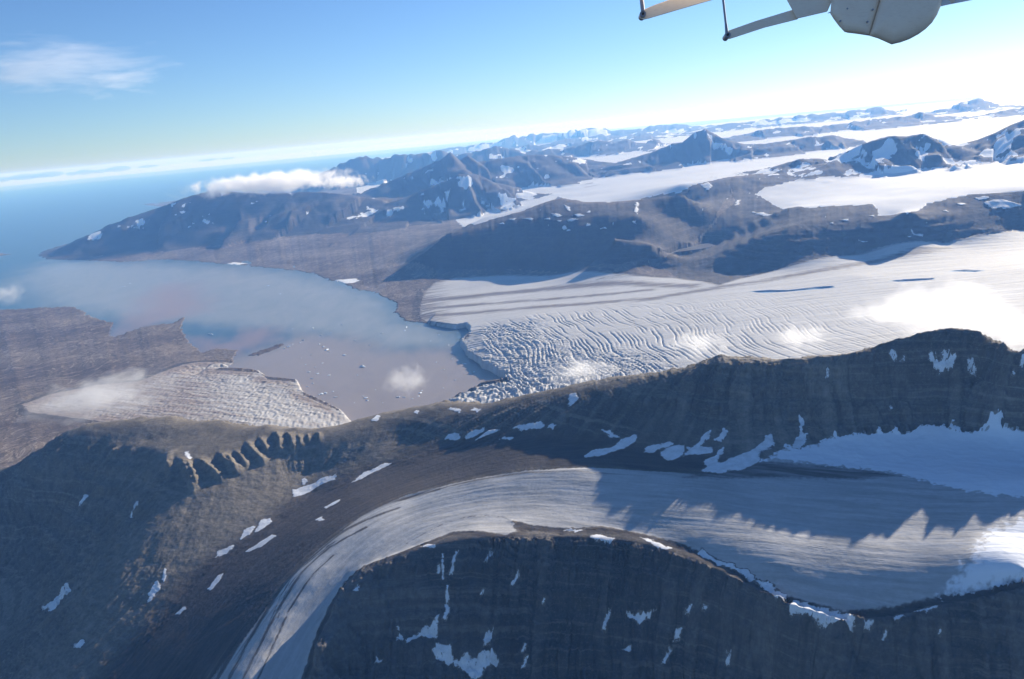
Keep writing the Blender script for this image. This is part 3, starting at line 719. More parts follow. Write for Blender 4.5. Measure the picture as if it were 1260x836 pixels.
def rock_mat(name, dark, mid, light, scale, deb=(0.062, 0.053, 0.048), snow=(0.80, 0.83, 0.87), band=0.0, bumpd=3.0, braid=0.0):
    t = NT(name); p = t.pos()
    n1 = t.noise(p, 0.004 * scale, 6, 0.6); n2 = t.noise(p, 0.05 * scale, 5, 0.65); n3 = t.noise(p, 0.0011 * scale, 3, 0.5)
    c = t.mix(t.remap(n1, 0.35, 0.68), dark, mid)
    c = t.mix(t.math('MULTIPLY', t.remap(n3, 0.42, 0.7), 0.8), c, light)
    c = t.mix(t.math('MULTIPLY', t.remap(t.attr('strk'), 0.0, 0.8), 0.6), c, light)
    c = t.mix(t.math('MULTIPLY', t.remap(t.attr('strk'), 0.0, -0.8), 0.7), c, dark)
    if band:
        w = t.n('ShaderNodeSeparateXYZ'); t.l(p, w.inputs[0])
        zn = t.math('ADD', t.math('MULTIPLY', w.outputs[2], 1.0), t.math('MULTIPLY', n3, 40.0))
        c1 = t.n('ShaderNodeCombineXYZ'); t.l(t.math('MULTIPLY', zn, 0.06), c1.inputs[2]); t.l(t.math('MULTIPLY', w.outputs[0], 0.0012), c1.inputs[0])
        c = t.mix(t.math('MULTIPLY', t.remap(t.noise(c1.outputs[0], 1.6, 4, 0.7), 0.52, 0.60), band), c, light)
    c = t.mix(t.math('MULTIPLY', t.remap(n2, 0.34, 0.68), 0.6), c, dark)
    c = t.mix(t.math('MULTIPLY', t.remap(t.noise(p, 0.16 * scale, 3, 0.7), 0.52, 0.72), 0.5), c, light)
    c = t.mix(t.math('MULTIPLY', t.attr('chut'), 0.55), c, tuple(0.6 * v for v in dark))
    dn = t.math('ADD', t.math('MULTIPLY', t.noise(t.flowvec(0.0075, 0.075), 1.0, 6, 0.68, 0.4), 0.75), t.math('MULTIPLY', t.noise(p, 0.06, 4, 0.7), 0.25))
    dc = t.mix(t.remap(dn, 0.36, 0.66), tuple(0.72 * v for v in deb), tuple(1.75 * v for v in deb))
    c = t.mix(t.attr('dirt'), c, dc)
    if braid:
        for sc, ds, lo, col in ((0.0021, 2.2, 0.016, tuple(1.15 * v for v in light)), (0.0034, 1.4, 0.020, tuple(0.7 * v for v in dark)), (0.0075, 1.0, 0.030, tuple(0.8 * v for v in dark))):
            r = t.math('ABSOLUTE', t.math('SUBTRACT', t.noise(t.scale(p, (1, 0.6, 0)), sc, 5, 0.6, ds), 0.5))
            c = t.mix(t.math('MULTIPLY', t.remap(r, 0.0, lo, 1.0, 0.0), braid), c, col)
    sn = t.remap(t.math('ADD', t.attr('snow'), t.math('MULTIPLY', t.math('SUBTRACT', n2, 0.5), 0.5)), 0.42, 0.58)
    c = t.mix(sn, c, snow)
    h = t.math('ADD', t.noise(p, 0.07 * scale, 6, 0.68), t.math('MULTIPLY', n1, 1.2))
    return t.surf(c, 0.93, t.bump(h, 0.7, bumpd), 0.15)

def ice_mat(name, clean, grey, deb, su, sv, snow=(0.82, 0.85, 0.89), bumpd=1.2, fine=0.10):
    t = NT(name); p = t.pos()
    f1 = t.noise(t.flowvec(su, sv), 1.0, 6, 0.62, 0.3); f2 = t.noise(t.flowvec(su * 6, sv * 2.6), 1.0, 5, 0.65); n = t.noise(p, fine, 5, 0.7); nb = t.noise(p, 0.003, 4, 0.6)
    c = t.mix(t.remap(f1, 0.38, 0.66), clean, grey)
    c = t.mix(t.math('MULTIPLY', t.remap(f2, 0.45, 0.75), 0.6), c, grey)
    c = t.mix(t.math('MULTIPLY', t.remap(n, 0.35, 0.8), 0.35), c, tuple(0.55 * v for v in grey))
    c = t.mix(t.math('MULTIPLY', t.remap(nb, 0.45, 0.7), 0.35), c, clean)
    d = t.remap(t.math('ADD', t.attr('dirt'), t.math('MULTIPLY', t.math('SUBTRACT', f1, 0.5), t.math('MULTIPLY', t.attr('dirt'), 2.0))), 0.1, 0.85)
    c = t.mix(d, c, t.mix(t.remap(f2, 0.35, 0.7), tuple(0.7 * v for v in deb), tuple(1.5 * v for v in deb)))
    c = t.mix(t.attr('blue'), c, (0.16, 0.30, 0.45))  # painted shade of the hollows, mixed in as a blue tone
    sn = t.remap(t.math('ADD', t.attr('snow'), t.math('MULTIPLY', t.math('SUBTRACT', n, 0.5), 0.6)), 0.35, 0.65)
    c = t.mix(sn, c, snow)
    h = t.math('ADD', t.math('MULTIPLY', f1, 2.0), t.math('ADD', f2, t.math('MULTIPLY', n, 0.8)))
    return t.surf(c, 0.75, t.bump(h, 0.55, bumpd), 0.3)

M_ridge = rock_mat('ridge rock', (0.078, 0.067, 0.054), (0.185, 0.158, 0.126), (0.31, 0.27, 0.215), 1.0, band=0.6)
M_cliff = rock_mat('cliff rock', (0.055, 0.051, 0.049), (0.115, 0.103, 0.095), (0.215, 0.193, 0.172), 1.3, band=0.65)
M_plain = rock_mat('tundra and gravel', (0.075, 0.055, 0.047), (0.165, 0.128, 0.108), (0.30, 0.255, 0.21), 0.9, bumpd=9.0, braid=0.7)
M_far = rock_mat('far mountain rock', (0.040, 0.035, 0.034), (0.075, 0.062, 0.056), (0.125, 0.105, 0.092), 0.3, band=0.5, bumpd=10.0)
M_cirq = ice_mat('valley glacier ice', (0.54, 0.535, 0.53), (0.36, 0.352, 0.342), (0.085, 0.074, 0.066), 0.006, 0.05)
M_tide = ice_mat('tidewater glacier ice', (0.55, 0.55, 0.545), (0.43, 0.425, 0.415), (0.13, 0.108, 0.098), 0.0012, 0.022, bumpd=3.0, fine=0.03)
M_side = ice_mat('small glacier ice', (0.52, 0.51, 0.495), (0.36, 0.345, 0.33), (0.24, 0.195, 0.165), 0.002, 0.03, bumpd=3.0, fine=0.03)
M_firn = ice_mat('ice field snow', (0.62, 0.63, 0.64), (0.52, 0.53, 0.535), (0.25, 0.235, 0.225), 0.001, 0.01, snow=(0.62, 0.63, 0.645), bumpd=6.0, fine=0.006)

# ------------------------------------------------------------------ terrain objects
def tag(o, label=None, cat=None, group=None, kind=None):
    if label: o['label'] = label
    if cat: o['category'] = cat
    if group: o['group'] = group
    if kind: o['kind'] = kind
    return o
def mesh_np(name, co, faces, mat, attrs=None, parent=None):
    me = bpy.data.meshes.new(name)
    nv, nf, k = len(co), len(faces), faces.shape[1]
    me.vertices.add(nv); me.vertices.foreach_set('co', co.astype(np.float32).ravel())
    me.loops.add(nf * k); me.loops.foreach_set('vertex_index', faces.astype(np.int32).ravel())
    me.polygons.add(nf); me.polygons.foreach_set('loop_start', (np.arange(nf) * k).astype(np.int32))
    me.polygons.foreach_set('use_smooth', np.ones(nf, bool))
    for an, av in (attrs or {}).items():
        a = me.attributes.new(an, 'FLOAT', 'POINT'); a.data.foreach_set('value', av.astype(np.float32).ravel())
    me.update(calc_edges=True); me.validate()
    me.materials.append(mat)
    o = bpy.data.objects.new(name, me); COL.objects.link(o)
    if parent: o.parent = parent
    return o

VCO = np.stack([GX, GY, Z], -1).reshape(-1, 3)
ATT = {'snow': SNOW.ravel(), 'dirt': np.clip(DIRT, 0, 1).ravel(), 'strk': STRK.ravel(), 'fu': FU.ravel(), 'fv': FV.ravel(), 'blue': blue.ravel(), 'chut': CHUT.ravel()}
idx = np.arange(NR * NC).reshape(NR, NC)
QUAD = np.stack([idx[:-1, :-1], idx[:-1, 1:], idx[1:, 1:], idx[1:, :-1]], -1).reshape(-1, 4)
QZ = ZN[:-1, :-1].ravel()
above = (Z.ravel()[QUAD] > -6).any(1)
zone_objs = {}
def zone_obj(zid, name, label, cat, mat):
    f = QUAD[(QZ == zid) & above]
    if len(f) == 0: return None
    u, inv = np.unique(f, return_inverse=True)
    o = mesh_np(name, VCO[u], inv.reshape(-1, 4), mat, {k: v[u] for k, v in ATT.items()})
    tag(o, label, cat, kind='structure'); zone_objs[zid] = o
    return o
zone_obj(0, 'coastal_plain', 'flat brown gravel plain around the fjord', 'plain', M_plain)
zone_obj(1, 'mountain_ridge', 'dark rocky ridge with gullied rim in front of the fjord', 'ridge', M_ridge)
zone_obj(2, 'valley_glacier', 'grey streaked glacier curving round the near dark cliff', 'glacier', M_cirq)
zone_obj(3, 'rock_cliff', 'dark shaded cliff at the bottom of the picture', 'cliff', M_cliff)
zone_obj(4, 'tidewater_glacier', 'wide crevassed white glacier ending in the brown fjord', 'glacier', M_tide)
zone_obj(5, 'small_glacier', 'small dirty glacier tongue behind the left end of the ridge', 'glacier', M_side)
zone_obj(6, 'mountain_glacier', 'white glacier winding back between the far mountains', 'glacier', M_firn)
zone_obj(7, 'ice_field', 'bright snow covered ice field on the right between far mountains', 'ice field', M_firn)
zone_obj(8, 'table_mountain', 'flat topped brown mountain with dark front in the middle', 'mountain', M_far)
zone_obj(9, 'hillside', 'dark slope between the wide glacier and the ice field', 'hillside', M_far)
mtn_labels = ['brown headland mountain under the white cloud on the left', 'blue grey mountain with two pointed peaks left of centre', 'snowy rocky mountain in front of the twin peaks', 'small dark spur beside the winding glacier', 'dark conical peak with a long ridge rising from the ice',
              'low dark ridge crossing the ice field', 'dark mountain with white flanks in the ice field', 'snowy mountain cut by the right edge', 'long blue range behind the ice field', 'pale blue jagged range beyond the twin peaks', 'tall white summit on the right skyline', 'faint blue peaks on the skyline right of centre', 'faintest pale range on the horizon', 'pale jagged layer behind the pale blue range', 'thin blue row of peaks behind the conical peak', 'farthest faint peaks under the right skyline']
for k, lb in enumerate(mtn_labels):
    zone_obj(10 + k, 'mountain', lb, 'mountain', M_far)

# ------------------------------------------------------------------ water
def water():
    az = np.radians(np.arange(-52, 34, 0.25)); d = np.exp(np.linspace(math.log(2600), math.log(130000), 220))
    A, D = np.meshgrid(az, d); L = np.log(D)
    jt = fbm(A * 60, L * 30, 4, 130) * 0.02
    def msk(px, w): return sstep(-w, w, sdf(A, L, level_poly(px), 0.12) + jt)
    sed = msk([(270, 445), (330, 428), (370, 412), (430, 415), (480, 432), (555, 430), (575, 437), (640, 470), (620, 560), (250, 560)], 0.035)
    red = np.maximum(msk([(174, 367), (205, 350), (230, 350), (251, 370), (248, 384), (201, 396), (144, 416), (127, 418), (150, 397), (171, 384)], 0.034), msk([(281, 421), (311, 404), (341, 404), (335, 417), (295, 437), (268, 433), (246, 440), (229, 414)], 0.028))
    milk = msk([(60, 322), (300, 330), (400, 346), (470, 368), (495, 395), (530, 402), (570, 425), (480, 430), (380, 410), (260, 400), (140, 390), (60, 375), (20, 345)], 0.04)
    haz = msk([(220, 232), (330, 236), (250, 246), (190, 250)], 0.05)
    ix = np.arange(A.size).reshape(A.shape)
    q = np.stack([ix[:-1, :-1], ix[:-1, 1:], ix[1:, 1:], ix[1:, :-1]], -1).reshape(-1, 4)
    co = np.stack([D * np.sin(A), D * np.cos(A), 0 * A], -1).reshape(-1, 3)
    t = NT('fjord water'); p = t.pos()
    sw = t.noise(t.scale(p, (1, 0.45, 1)), 0.0016, 8, 0.68, 3.0)
    c = t.mix(t.attr('milk'), (0.045, 0.098, 0.138), t.mix(t.remap(sw, 0.35, 0.65), (0.23, 0.25, 0.245), (0.31, 0.31, 0.295)))
    c = t.mix(t.attr('sed'), c, t.mix(t.remap(sw, 0.3, 0.7), (0.27, 0.222, 0.188), (0.325, 0.265, 0.22)))
    c = t.mix(t.math('MULTIPLY', t.attr('red'), 0.75), c, (0.33, 0.215, 0.18))
    b = t.bump(t.noise(p, 0.05, 3, 0.6), 0.12, 0.6)
    o = mesh_np('fjord', co, q, t.surf(c, 0.32, b, 0.5, IOR=1.33), {'sed': sed.ravel(), 'red': red.ravel(), 'milk': milk.ravel()})
    return tag(o, 'calm fjord water, brown by the glaciers and blue towards the sea', 'water', kind='structure')
water()
t = NT('lake water'); lk = t.surf((0.17, 0.15, 0.125), 0.3)
lv = np.array([(math.exp(l) * math.sin(a), math.exp(l) * math.cos(a), LZ - 1.0) for a, l in lake])
o = mesh_np('lake', lv, np.array([list(range(len(lv)))]), lk)
tag(o, 'small brown lake in the valley below the ice field', 'lake', kind='structure')

# ------------------------------------------------------------------ haze
def box_obj(name, lo, hi, mat):
    v = [(x, y, z) for x in (lo[0], hi[0]) for y in (lo[1], hi[1]) for z in (lo[2], hi[2])]
    f = [(0, 1, 3, 2), (4, 6, 7, 5), (0, 4, 5, 1), (2, 3, 7, 6), (0, 2, 6, 4), (1, 5, 7, 3)]
    me = bpy.data.meshes.new(name); me.from_pydata(v, [], f); me.update(); me.materials.append(mat)
    o = bpy.data.objects.new(name, me); COL.objects.link(o); return o
t = NT('haze')
pv = t.n('ShaderNodeVolumePrincipled')
pv.inputs['Color'].default_value = (0.17, 0.43, 1.0, 1)
pv.inputs['Absorption Color'].default_value = (1.0, 1.0, 1.0, 1)
pv.inputs['Density'].default_value = HAZE_DENSITY
pv.inputs['Anisotropy'].default_value = 0.12
t.l(pv.outputs[0], t.out.inputs['Volume'])
hz_o = box_obj('haze', (-140000, -4000, -200), (140000, 140000, 1650), t.m)
tag(hz_o, 'thin bluish haze over the whole landscape', 'haze', kind='stuff')

# ------------------------------------------------------------------ snow patches lying on the rock
def snow_mat(name, fine, dark, mid):
    t = NT(name); p = t.pos()
    n = t.noise(p, fine, 5, 0.7); big = t.noise(p, fine * 0.25, 3, 0.6)
    rock = t.mix(t.remap(t.noise(p, fine * 0.6, 4, 0.65), 0.35, 0.65), dark, mid)
    c = t.mix(t.remap(big, 0.35, 0.75), (0.80, 0.82, 0.85), (0.60, 0.61, 0.62))
    k = t.remap(t.math('ADD', t.attr('edge'), t.math('MULTIPLY', t.math('SUBTRACT', n, 0.5), 4.5)), -0.15, 0.35)
    return t.surf(t.mix(k, rock, c), 0.8, t.bump(n, 0.4, 0.8), 0.2)
M_snow = snow_mat('old snow', 0.22, (0.100, 0.087, 0.076), (0.19, 0.165, 0.142))
M_snow_far = snow_mat('old snow far off', 0.05, (0.040, 0.035, 0.034), (0.075, 0.062, 0.056))
def snow_patch(pts, parent, thick=0.7, res=None, layer=None, mat=None):
    mat = mat or M_snow
    P = drape(Z if layer is None else layer, pts)
    ext = P.max(0) - P.min(0)
    nx = np.roll(P, -1, 0); wth = abs((P[:, 0] * nx[:, 1] - P[:, 1] * nx[:, 0]).sum()) / (np.hypot(*(nx - P).T).sum() + 1e-9)
    if ext[1] > 0.25: return
    d = math.exp(P[:, 1].mean())
    r = res or max(0.00045, 1.1 / d)
    pad = 3 * r
    a = np.arange(P[:, 0].min() - pad, P[:, 0].max() + pad, r); l = np.arange(P[:, 1].min() - pad, P[:, 1].max() + pad, r * 0.9)
    if len(a) * len(l) > 60000:
        k = math.sqrt(len(a) * len(l) / 60000); a = np.arange(a[0], a[-1], r * k); l = np.arange(l[0], l[-1], r * k)
    A, L = np.meshgrid(a, l)
    s = sdf(A, L, P, 0.02) + fbm(A / (r * 9), L / (r * 9), 4, 140, 0.6) * min(r * 5, 0.6 * wth) + fbm(A / (2.5 * wth), L / (2.5 * wth), 3, 141) * 0.75 * wth
    keepv = s > -3.2 * r
    k4 = keepv[:-1, :-1] & keepv[:-1, 1:] & keepv[1:, 1:] & keepv[1:, :-1]
    if not k4.any(): return
    h = height_at(Z, A, L) + thick * (0.45 + 0.55 * sstep(-2 * r, 4.0 * r, s)) * np.where(s > -2.6 * r, 1.0, -0.6)
    ix = np.arange(A.size).reshape(A.shape)
    q = np.stack([ix[:-1, :-1], ix[:-1, 1:], ix[1:, 1:], ix[1:, :-1]], -1)[k4]
    u, inv = np.unique(q, return_inverse=True)
    co = np.stack([np.exp(L) * np.sin(A), np.exp(L) * np.cos(A), h], -1).reshape(-1, 3)[u]
    return mesh_np('snow_patch', co, inv.reshape(-1, 4), mat, {'edge': (s / (2.4 * r)).ravel()[u]}, parent=parent)
ridge_patches = [zp(0, 556, q) for q in (
    [(1066, 172), (1078, 142), (1128, 130), (1188, 100), (1238, 78), (1228, 103), (1165, 130), (1105, 160)], [(1106, 102), (1120, 93), (1130, 110), (1115, 120)], [(886, 322), (895, 290), (930, 275), (937, 285), (915, 307)], [(935, 297), (960, 250), (995, 243), (1000, 255), (965, 280)],
    [(785, 393), (800, 368), (855, 343), (860, 350), (820, 384)], [(903, 367), (940, 343), (1000, 303), (1012, 310), (960, 347), (912, 373)], [(766, 503), (800, 453), (817, 449), (800, 482), (775, 508)], [(541, 554), (545, 523), (575, 478), (592, 490), (577, 520), (556, 550)],
    [(153, 570), (185, 543), (250, 498), (258, 510), (200, 577), (190, 582)], [(288, 202), (314, 158), (324, 163), (300, 198)], [(476, 247), (500, 183), (507, 190), (486, 244)], [(273, 712), (300, 688), (314, 700), (295, 722), (280, 720)], [(643, 599), (670, 573), (684, 578), (660, 597)], [(1156, 252), (1180, 240), (1199, 250), (1170, 258)],
    [(598, 445), (606, 430), (614, 432), (612, 450), (604, 475), (596, 470)], [(1190, 205), (1254, 172), (1254, 180), (1200, 208)], [(675, 2), (690, 0), (705, 18), (700, 30), (684, 18)])]
ridge_patches += [zp(420, 320, q) for q in (
    [(113, 590), (130, 570), (147, 574), (130, 594)], [(388, 548), (400, 540), (442, 551), (436, 562)], [(476, 551), (490, 543), (512, 549), (500, 562)], [(833, 534), (838, 495), (860, 491), (872, 505), (845, 536)], [(633, 618), (690, 600), (735, 596), (747, 612), (700, 621)], [(755, 620), (770, 604), (792, 607), (780, 624)],
    [(383, 657), (395, 640), (430, 643), (442, 658)], [(446, 657), (490, 625), (525, 615), (527, 630), (470, 657)], [(493, 662), (540, 626), (582, 626), (540, 641)], [(583, 659), (600, 650), (632, 654), (620, 663)], [(896, 720), (920, 705), (980, 690), (1030, 660), (1090, 638), (1082, 665), (1010, 706), (950, 720)],
    [(958, 623), (990, 626), (1022, 650), (990, 653)], [(1113, 707), (1125, 688), (1200, 668), (1217, 675), (1150, 707)], [(1158, 722), (1175, 703), (1230, 678), (1256, 684), (1256, 720), (1200, 737)], [(28, 822), (80, 783), (150, 749), (182, 748), (120, 782), (50, 818)], [(265, 560), (275, 552), (286, 556), (278, 566)])]
ridge_patches += [zp(840, 320, q) for q in (
    [(753, 340), (770, 330), (787, 350), (775, 367), (760, 357)], [(798, 373), (815, 353), (816, 368)], [(903, 345), (915, 339), (928, 372), (930, 343), (941, 375), (962, 334), (977, 340), (966, 370), (1000, 334), (1010, 337), (987, 385), (965, 414), (945, 417), (930, 397), (910, 367)], [(1041, 412), (1045, 368), (1067, 366), (1077, 402)],
    [(1233, 392), (1250, 348), (1262, 350), (1247, 392)], [(525, 432), (529, 403), (537, 403), (537, 432)], [(405, 690), (418, 655), (432, 620), (425, 572), (433, 568), (447, 590), (442, 630), (466, 640), (450, 668), (430, 695)], [(0, 724), (15, 688), (60, 684), (95, 690), (112, 679), (95, 707), (40, 717)], [(43, 692), (70, 638), (102, 628), (92, 660), (65, 687)],
    [(58, 782), (90, 735), (150, 690), (135, 738), (200, 728), (240, 690), (300, 658), (330, 630), (337, 645), (307, 690), (270, 737), (200, 767), (130, 790)], [(118, 662), (150, 620), (167, 629), (142, 672)], [(760, 545), (766, 535), (772, 545), (766, 551)], [(1208, 420), (1215, 408), (1224, 414), (1217, 424)])]
for q in ridge_patches: snow_patch(q, zone_objs[1])
cliff_patches = [zp(420, 556, q) for q in (
    [(203, 692), (212, 653), (226, 680), (240, 690), (280, 670), (360, 598), (357, 640), (351, 687), (290, 682), (240, 699)], [(368, 617), (385, 563), (402, 569), (387, 617)], [(330, 742), (350, 706), (395, 713), (407, 745), (450, 755), (490, 760), (535, 733), (582, 772), (540, 782), (515, 790), (522, 845), (488, 845), (460, 802), (410, 777)], [(523, 718), (530, 664), (560, 638), (547, 702)],
    [(1048, 592), (1085, 597), (1157, 583), (1120, 614), (1095, 634)], [(1220, 697), (1228, 658), (1250, 648), (1242, 692)], [(1176, 780), (1205, 723), (1214, 727), (1190, 778)], [(956, 657), (980, 578), (990, 582), (969, 657)], [(620, 490), (645, 445), (652, 450), (630, 492)], [(660, 733), (672, 706), (682, 709), (670, 735)], [(663, 794), (672, 750), (684, 751), (675, 792)],
    [(383, 562), (387, 490), (396, 490), (394, 562)], [(396, 452), (420, 363), (430, 367), (408, 450)], [(526, 402), (550, 360), (560, 364), (535, 404)], [(123, 778), (130, 756), (152, 764), (140, 778)], [(43, 510), (60, 488), (72, 494), (55, 512)], [(1028, 727), (1064, 713), (1057, 737)], [(293, 350), (320, 338), (343, 350), (320, 355)], [(910, 315), (950, 306), (1003, 320), (990, 332), (940, 327)], [(1093, 313), (1130, 323), (1212, 355), (1200, 362), (1140, 342)],
    [(370, 470), (370, 375), (376, 375), (377, 470)], [(352, 445), (356, 412), (363, 414), (361, 446)], [(510, 525), (520, 500), (527, 503), (516, 527)], [(738, 556), (743, 536), (750, 538), (744, 558)], [(818, 290), (845, 280), (887, 288), (860, 297)])]
cliff_patches += [zp(840, 556, q) for q in (
    [(58, 377), (70, 356), (130, 398), (160, 403), (240, 438), (262, 465), (310, 478), (342, 510), (378, 525), (360, 550), (340, 532), (300, 502), (250, 477), (228, 452), (150, 422)], [(398, 577), (410, 548), (440, 563), (490, 573), (540, 588), (600, 603), (635, 620), (610, 634), (550, 622), (500, 624), (478, 602)], [(668, 642), (675, 616), (702, 618), (690, 657)], [(853, 587), (900, 573), (937, 568), (900, 588)],
    [(773, 617), (800, 598), (817, 601), (790, 624)], [(156, 778), (162, 738), (180, 726), (171, 783)], [(8, 595), (25, 562), (40, 568), (24, 592)], [(70, 580), (80, 560), (92, 570), (80, 586)], [(730, 690), (745, 655), (752, 660), (738, 695)], [(940, 668), (946, 650), (953, 654), (948, 670)])]
for q in cliff_patches: snow_patch(q, zone_objs[3])
plain_ice = [[(406, 350), (415, 345), (440, 342), (446, 345), (435, 349), (415, 352)], [(275, 327), (288, 323), (305, 324), (290, 328)]]
for q in plain_ice: snow_patch(q, zone_objs[0], thick=3.0, layer=FAR)
table_patches = [zp(420, 120, q) for q in ([(770, 430), (790, 428), (818, 436), (800, 442)], [(822, 452), (850, 446), (872, 450), (845, 458)], [(855, 432), (880, 428), (892, 434), (870, 440)], [(810, 480), (820, 472), (842, 488), (830, 492)], [(612, 450), (640, 446), (636, 456)], [(664, 446), (705, 444), (700, 452)], [(895, 468), (905, 462), (918, 470), (905, 474)], [(820, 396), (840, 404), (842, 418), (828, 412)], [(575, 465), (595, 460), (600, 466)], [(1065, 460), (1075, 455), (1085, 466)], [(950, 486), (970, 478), (975, 484)], [(1075, 420), (1085, 385), (1092, 388), (1088, 428)], [(900, 425), (912, 415), (916, 424)], [(745, 447), (770, 444), (765, 452)], [(790, 455), (812, 452), (806, 460)])]
for q in table_patches: snow_patch(q, zone_objs[8], thick=5.0, layer=FAR, mat=M_snow_far)
hill_patches = [zp(840, 80, q) for q in ([(255, 540), (290, 542), (330, 548), (320, 553), (270, 548)], [(580, 572), (608, 566), (606, 574)], [(840, 608), (855, 620), (892, 624), (880, 630), (850, 626)], [(640, 640), (655, 648), (680, 650), (660, 655)], [(820, 628), (840, 628), (835, 636)], [(1008, 512), (1030, 505), (1042, 512), (1020, 517)], [(955, 538), (968, 534), (976, 540)], [(1070, 488), (1110, 483), (1125, 490), (1090, 496)], [(1100, 505), (1160, 500), (1254, 512), (1240, 520), (1190, 525), (1140, 532), (1115, 520)], [(70, 440), (95, 432), (108, 445), (95, 460)], [(192, 520), (198, 498), (212, 496), (205, 515)], [(540, 582), (556, 578), (552, 586)], [(684, 558), (700, 554), (702, 560)])]
for q in hill_patches: snow_patch(q, zone_objs[9], thick=5.0, layer=FAR, mat=M_snow_far)

# ------------------------------------------------------------------ icebergs
t = NT('iceberg ice'); M_berg = t.surf(t.mix(t.remap(t.noise(t.pos(), 0.2, 4), 0.35, 0.7), (0.80, 0.84, 0.87), (0.60, 0.70, 0.76)), 0.5)
berg_meshes = []
for k in range(6):
    bm = bmesh.new(); bmesh.ops.create_icosphere(bm, subdivisions=2, radius=1.0)
    r = random.Random(k)
    for v in bm.verts:
        f = 0.75 + 0.6 * r.random(); v.co = Vector((v.co.x * f * (1.0 + 0.5 * r.random()), v.co.y * f, v.co.z * f * (0.55 if v.co.z > 0 else 0.4) * (0.6 + r.random())))
    me = bpy.data.meshes.new('iceberg'); bm.to_mesh(me); bm.free(); me.materials.append(M_berg); berg_meshes.append(me)
def iceberg(px, py, size_px, label, group):
    a, d = on_level(px, py, 0.0); s = 0.5 * size_px * float(d) / FPX
    o = bpy.data.objects.new('iceberg', random.choice(berg_meshes)); COL.objects.link(o)
    o.location = (float(d) * math.sin(a), float(d) * math.cos(a), 0.12 * s); o.rotation_euler = (0, 0, random.uniform(0, 6.28)); o.scale = (s * random.uniform(1, 1.7), s * random.uniform(0.7, 1.2), s * random.uniform(0.6, 1.0))
    tag(o, label, 'iceberg', group)
L1, L2, L3, L4 = 'small white ice fragment drifting off the small glacier front', 'tiny white floe scattered on the brown water in mid fjord', 'white ice fragment floating close to the dark ridge shore', 'white ice block drifting in front of the tidewater glacier'
spots = [(x, y, s, L1) for x, y, s in [(373, 419, 2.5), (369, 422, 2), (355, 427, 3), (350, 429, 2.4), (360, 424, 1.6), (398, 427, 3), (402, 431, 3.4), (393, 424, 2), (404, 433, 2), (391, 460, 3), (380, 458, 2.2), (405, 462, 2.4), (384, 466, 2), (396, 485, 4), (401, 484, 3), (393, 486, 2.4), (410, 482, 2), (388, 452, 1.6), (376, 449, 1.6), (397, 447, 1.8), (370, 441, 1.6), (383, 437, 1.6), (413, 489, 2.6), (378, 476, 2), (385, 472, 1.8)]]
spots += [(x, y, s, L2) for x, y, s in [(446, 451.5, 4), (260, 412, 3), (257, 411, 1.8), (423, 437, 2), (437, 419, 1.8), (407, 409, 1.8), (395, 413, 2.2), (385, 404, 2), (470, 410, 1.8), (455, 425, 1.6), (498, 407, 2.2), (152, 353, 2), (160, 349, 1.5), (330, 352, 1.6), (345, 362, 1.5), (420, 400, 1.6), (424, 437.5, 2.6), (440, 462, 1.4), (360, 405, 1.4)]]
spots += [(x, y, s, L3) for x, y, s in [(450, 490, 3.4), (452, 493, 2.4), (447, 488, 1.8), (517, 484, 2.6), (515, 488, 2), (519, 481, 1.6), (436, 496, 1.6), (471, 496, 1.5), (490, 489, 3), (497, 489, 2.2), (507, 491, 1.6), (462, 480, 1.4)]]
spots += [(x, y, s, L4) for x, y, s in [(537, 446, 2), (556, 442, 1.8), (546, 455, 1.6), (560, 468, 1.8), (545, 478, 1.6), (572, 448, 2.2), (583, 458, 2), (552, 425, 1.6), (530, 420, 1.5), (500, 403, 2.0), (540, 412, 1.6)]]
big = {lb: max(q[2] for q in spots if q[3] == lb) for lb in (L1, L2, L3, L4)}
for x, y, s, lb in spots:
    iceberg(x, y, s, {L1: 'largest white ice block drifting off the small glacier front', L2: 'largest lone white floe in the middle of the brown water', L3: 'largest white ice block floating close to the dark ridge shore', L4: 'largest white ice block drifting in front of the tidewater glacier'}[lb] if s == big[lb] else {L1: 'one of many small white ice fragments off the small glacier front', L2: 'one of the tiny white floes scattered on the brown water', L3: 'one of the small white ice fragments near the dark ridge shore', L4: 'one of the small white ice fragments before the tidewater glacier'}[lb], lb)

# ------------------------------------------------------------------ clouds
def cloud_mat(name, dens, nscale, stretch, cover, detail=5.0, aniso=0.5, col=(1, 1, 1), step=0.35, soft=0.45):
    t = NT(name)
    tc = t.n('ShaderNodeTexCoord').outputs['Object']
    r2 = t.n('ShaderNodeVectorMath', operation='LENGTH'); t.l(tc, r2.inputs[0])
    oi = t.n('ShaderNodeObjectInfo').outputs['Random']
    add = t.n('ShaderNodeVectorMath', operation='ADD'); t.l(t.scale(tc, stretch), add.inputs[0])
    cm = t.n('ShaderNodeCombineXYZ'); t.l(t.math('MULTIPLY', oi, 37.0), cm.inputs[0]); t.l(t.math('MULTIPLY', oi, 11.0), cm.inputs[2]); t.l(cm.outputs[0], add.inputs[1])
    n = t.noise(add.outputs[0], nscale, detail, 0.6, 0.4)
    sh = t.math('SUBTRACT', 1.0, r2.outputs['Value'])
    d = t.math('ADD', t.math('MULTIPLY', sh, 1.1), t.math('MULTIPLY', t.math('SUBTRACT', n, 0.5), 2.4))
    d = t.remap(d, 0.45 - cover, 0.45 - cover + soft, 0.0, dens)
    d = t.math('MULTIPLY', d, t.remap(sh, 0.0, 0.12))
    v = t.n('ShaderNodeVolumePrincipled'); v.inputs['Color'].default_value = (*col, 1); v.inputs['Anisotropy'].default_value = aniso
    t.l(d, v.inputs['Density']); t.l(v.outputs[0], t.out.inputs['Volume'])
    try: t.m.cycles.volume_step_rate = step
    except Exception: pass
    return t.m
